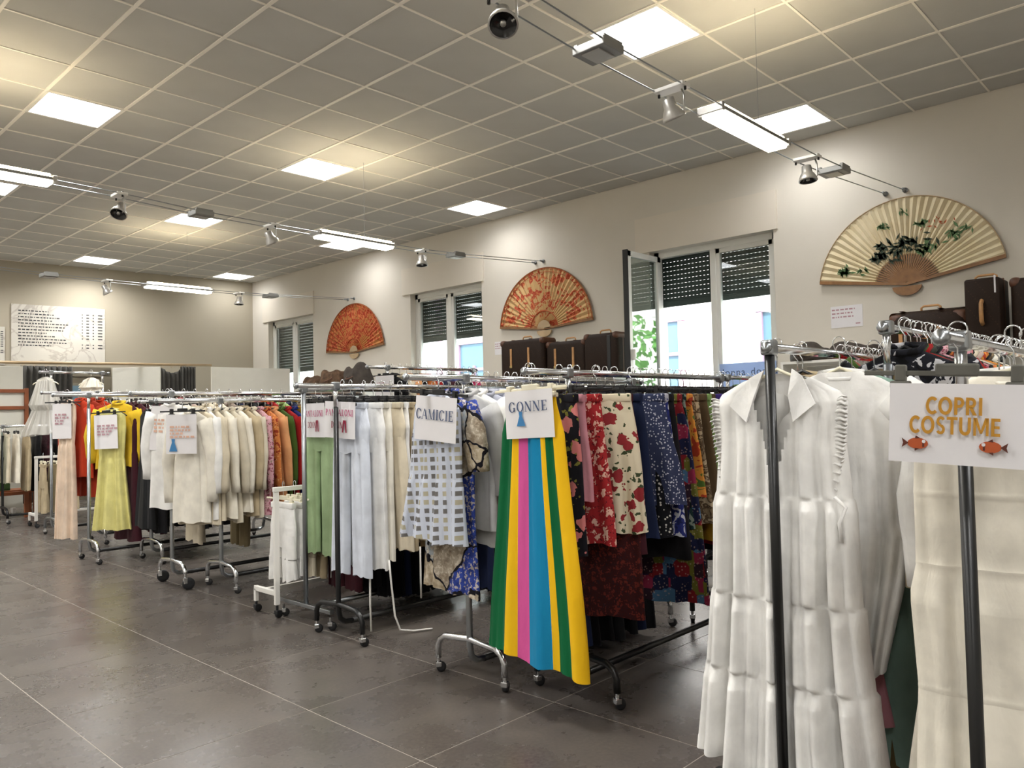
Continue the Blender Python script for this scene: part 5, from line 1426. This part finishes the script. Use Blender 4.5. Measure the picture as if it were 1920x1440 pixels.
fill([('dress', 'c_maroon', 1.30), ('jacket', 'p_maroonlace', 1.1), ('jacket', 'c_maroon', 1.15), ('dress', 'p_maroonlace', 1.25), ('shirt', 'p_snake', .75), ('dress', 'c_black', 1.2), ('shirt', 'p_brownprint', .75), ('jacket', 'c_rosebeige', .95), ('dress', 'c_black', 1.25), ('shirt', 'c_charcoal', .8), ('dress', 'c_black', 1.2), ('shirt', 'p_leopard', .8), ('dress', 'c_black', 1.2), ('dress', 'c_navy', 1.1), ('jacket', 'c_red', .7), ('dress', 'c_black', 1.1)],
     RY, K9Y, K9Z, 3.04, .09, first=3)

# --- K10: pale dress and orange-red blouses
K10Y, K10Z = 9.35, 1.66
rack('clothes_rack', 'chrome rack with the pale peach gown and orange-red blouses', (3.15, K10Y), K10Z, 2.60, 4.7, 4.6, mpost='steel', mfoot='chrome')
RO = 'orange-red blouse rack'
faint_sign(2.81, K10Y+.02, K10Z-.02, 'white paper sign over the pale peach gown, leftmost sign', .21, .38, 'ink_faint', .7, .0, .13, False)
garment('dress', 'dress', 'c_pale_pink', 'pale peach floor-length gown hanging leftmost among the racks', 'dress', 2.86, K10Y+.04, K10Z, 1.44, W=.66, rot=.5, group='clothes on the '+RO, hi=True, opts=dict(waist=.15, hemw=.22, fold=.012))
fill([('shirt', 'c_orange_red', .78, dict(sl=.6, rot=.35)), ('shirt', 'c_rust', 1.0, dict(sl=.5, rot=.3)), ('shirt', 'c_orange_red', .78, dict(sl=.6, rot=.4)), ('trousers', 'c_olivebrown', 1.32, dict(W=.8)), ('dress', 'c_white_blue', 1.05, dict(W=.8, sl=.5)), ('dress', 'c_ivory', 1.0), ('trousers', 'c_charcoal', 1.4), ('dress', 'c_maroon', 1.25), ('dress', 'c_brown', 1.2), ('dress', 'c_black', 1.2), ('dress', 'c_charcoal', 1.3), ('shirt', 'c_red', .7), ('dress', 'c_black', 1.2)],
     RO, K10Y, K10Z, 2.97, .10, first=2)
faint_sign(3.30, K10Y-.14, K10Z-.06, 'narrow white paper sign between the red blouses and yellow blouse', .20, .42, 'ink_faint', .5, .0, .13, True)
def ruffled(name, label, cat, X, Y, Z, mat, L, w0, w1, amp, tiers):
    g = thing(name, label, cat, (X, Y, Z+.019), -PI/2+.6, 'bridal pieces')
    obj('hook', S['hook'], g); obj('hanger_arms', S['arms_white'], g)
    keys = [(-.075, .03, .012, 0), (-.11, w0, .03, .004)]
    for k in range(tiers):
        t0, t1 = k/tiers, (k+.85)/tiers
        keys += [(-.11-L*t0-.01, w0+(w1-w0)*t0, .035+.02*t0, amp*.3), (-.11-L*t1, (w0+(w1-w0)*t1)*1.12, .055+.03*t1, amp)]
    V, F, UV = shell(keys, 90, 40, 9+tiers, 7.0, hem=.02, capt=False)
    obj('cloth', mesh('cloth', V, F, mat, True, UV), g)
ruffled('veil', 'sheer white tulle veil hanging in front of the dark curtain', 'veil', 2.92, 10.35, 1.94, 'tulle', .70, .10, .26, .035, 2)
ruffled('bodice', 'ivory ruffled bodice hanging high above the red blouses', 'top', 3.42, 10.35, 1.94, 'c_ivory', .42, .11, .17, .022, 4)
rack('clothes_rack', 'tall chrome rack holding the tulle veil and ivory bodice', (2.98, 10.35), 1.94, 2.86, 3.62, 3.55, mpost='steel', mfoot='steel')

# --- K11: far left low racks
low_white_rack('low white rack of beige trousers left of the pale peach gown', 3.08, 11.30, .9, .90)
fill([('shorts', 'c_beige', .62, dict(W=.85)), ('shorts', 'c_khaki', .62, dict(W=.85)), ('shorts', 'c_cream2', .60, dict(W=.85)), ('shorts', 'c_beige', .60, dict(W=.85))], 'far low white rack', 11.30, .912, 3.16, .12, hanger='white')
K11Y, K11Z = 12.30, 1.30
rack('clothes_rack', 'low dark rack of trousers at the far left edge', (2.95, K11Y), K11Z, 2.80, 4.7, 4.6)
RL = 'far left low rack'
fill([('trousers', 'c_sage', .80), ('trousers', 'c_cream', .66), ('trousers', 'c_ivory', .66), ('trousers', 'c_beige', .78), ('trousers', 'c_black', .80), ('trousers', 'p_maroonlace', .70), ('trousers', 'c_black', .8), ('trousers', 'c_black', .72), ('trousers', 'c_navy', .72), ('trousers', 'c_black', .75), ('trousers', 'c_brown', .78)],
     RL, K11Y, K11Z, 2.86, .125)

# --- second row of racks, nearer the window wall
K12Y, K12Z = 6.0, 1.80
rack('clothes_rack', 'tall chrome rack in front of the middle window', (4.62, K12Y), K12Z, 4.38, 5.80, 5.75, mpost='steel', mfoot='chrome')
RM = 'tall rack before the middle window'
fill([('shirt', 'c_black', .7), ('shirt', 'c_cream', .7), ('shirt', 'c_peach', .7), ('shirt', 'c_black', .7), ('shirt', 'c_orange', .7), ('shirt', 'c_red', .7), ('shirt', 'c_navy', .7), ('shirt', 'c_maroon', .7), ('shirt', 'c_black', .7), ('shirt', 'p_darkmix', .7), ('shirt', 'c_black', .7), ('shirt', 'c_hot_pink', .7), ('shirt', 'c_rosebeige', .7)],
     RM, K12Y, K12Z, 4.68, .085, opts=dict(d=.024))
faint_sign(4.52, K12Y-.1, K12Z-.0, 'white sign clipped high beside the tall rack of dark shirts', .28, .21, 'ink_faint', .0, .0, .12, False)
for (Y, Z, xa, xb, nmk, pal) in ((2.95, 1.58, 5.45, 6.9, 'rack by the open window', ['c_black', 'c_green', 'c_red', 'p_leopard', 'c_black', 'p_darkmix', 'c_teal', 'c_charcoal', 'c_mustard', 'c_black']),
                                  (3.90, 1.53, 4.75, 6.3, 'inner rack behind the shirts', ['c_navy', 'c_black', 'c_charcoal', 'c_maroon', 'c_black', 'c_navy', 'p_darkmix', 'c_black', 'c_brown', 'c_black']),
                                  (7.20, 1.52, 5.0, 6.5, 'inner rack behind the jackets', ['c_black', 'c_navy', 'p_darkmix', 'c_brown', 'c_black', 'c_charcoal', 'c_olivebrown', 'c_black', 'c_maroon', 'c_black']),
                                  (8.80, 1.60, 5.0, 6.5, 'inner rack before the far window', ['c_black', 'c_brown', 'c_charcoal', 'c_black', 'c_navy', 'c_black', 'p_darkmix', 'c_black'])):
    rack('clothes_rack', 'chrome %s, second row' % nmk, (xa+.12, Y), Z, xa, xb, xb-.1, mpost='steel', mfoot='black_metal')
    fill([(('dress', 'jacket', 'shirt')[i % 3], m_, (1.3, 1.0, .9)[i % 3]) for i, m_ in enumerate(pal)], nmk, Y, Z, xa+.20, .12)  # dark clothes added and kept long to block window light and deepen shade below
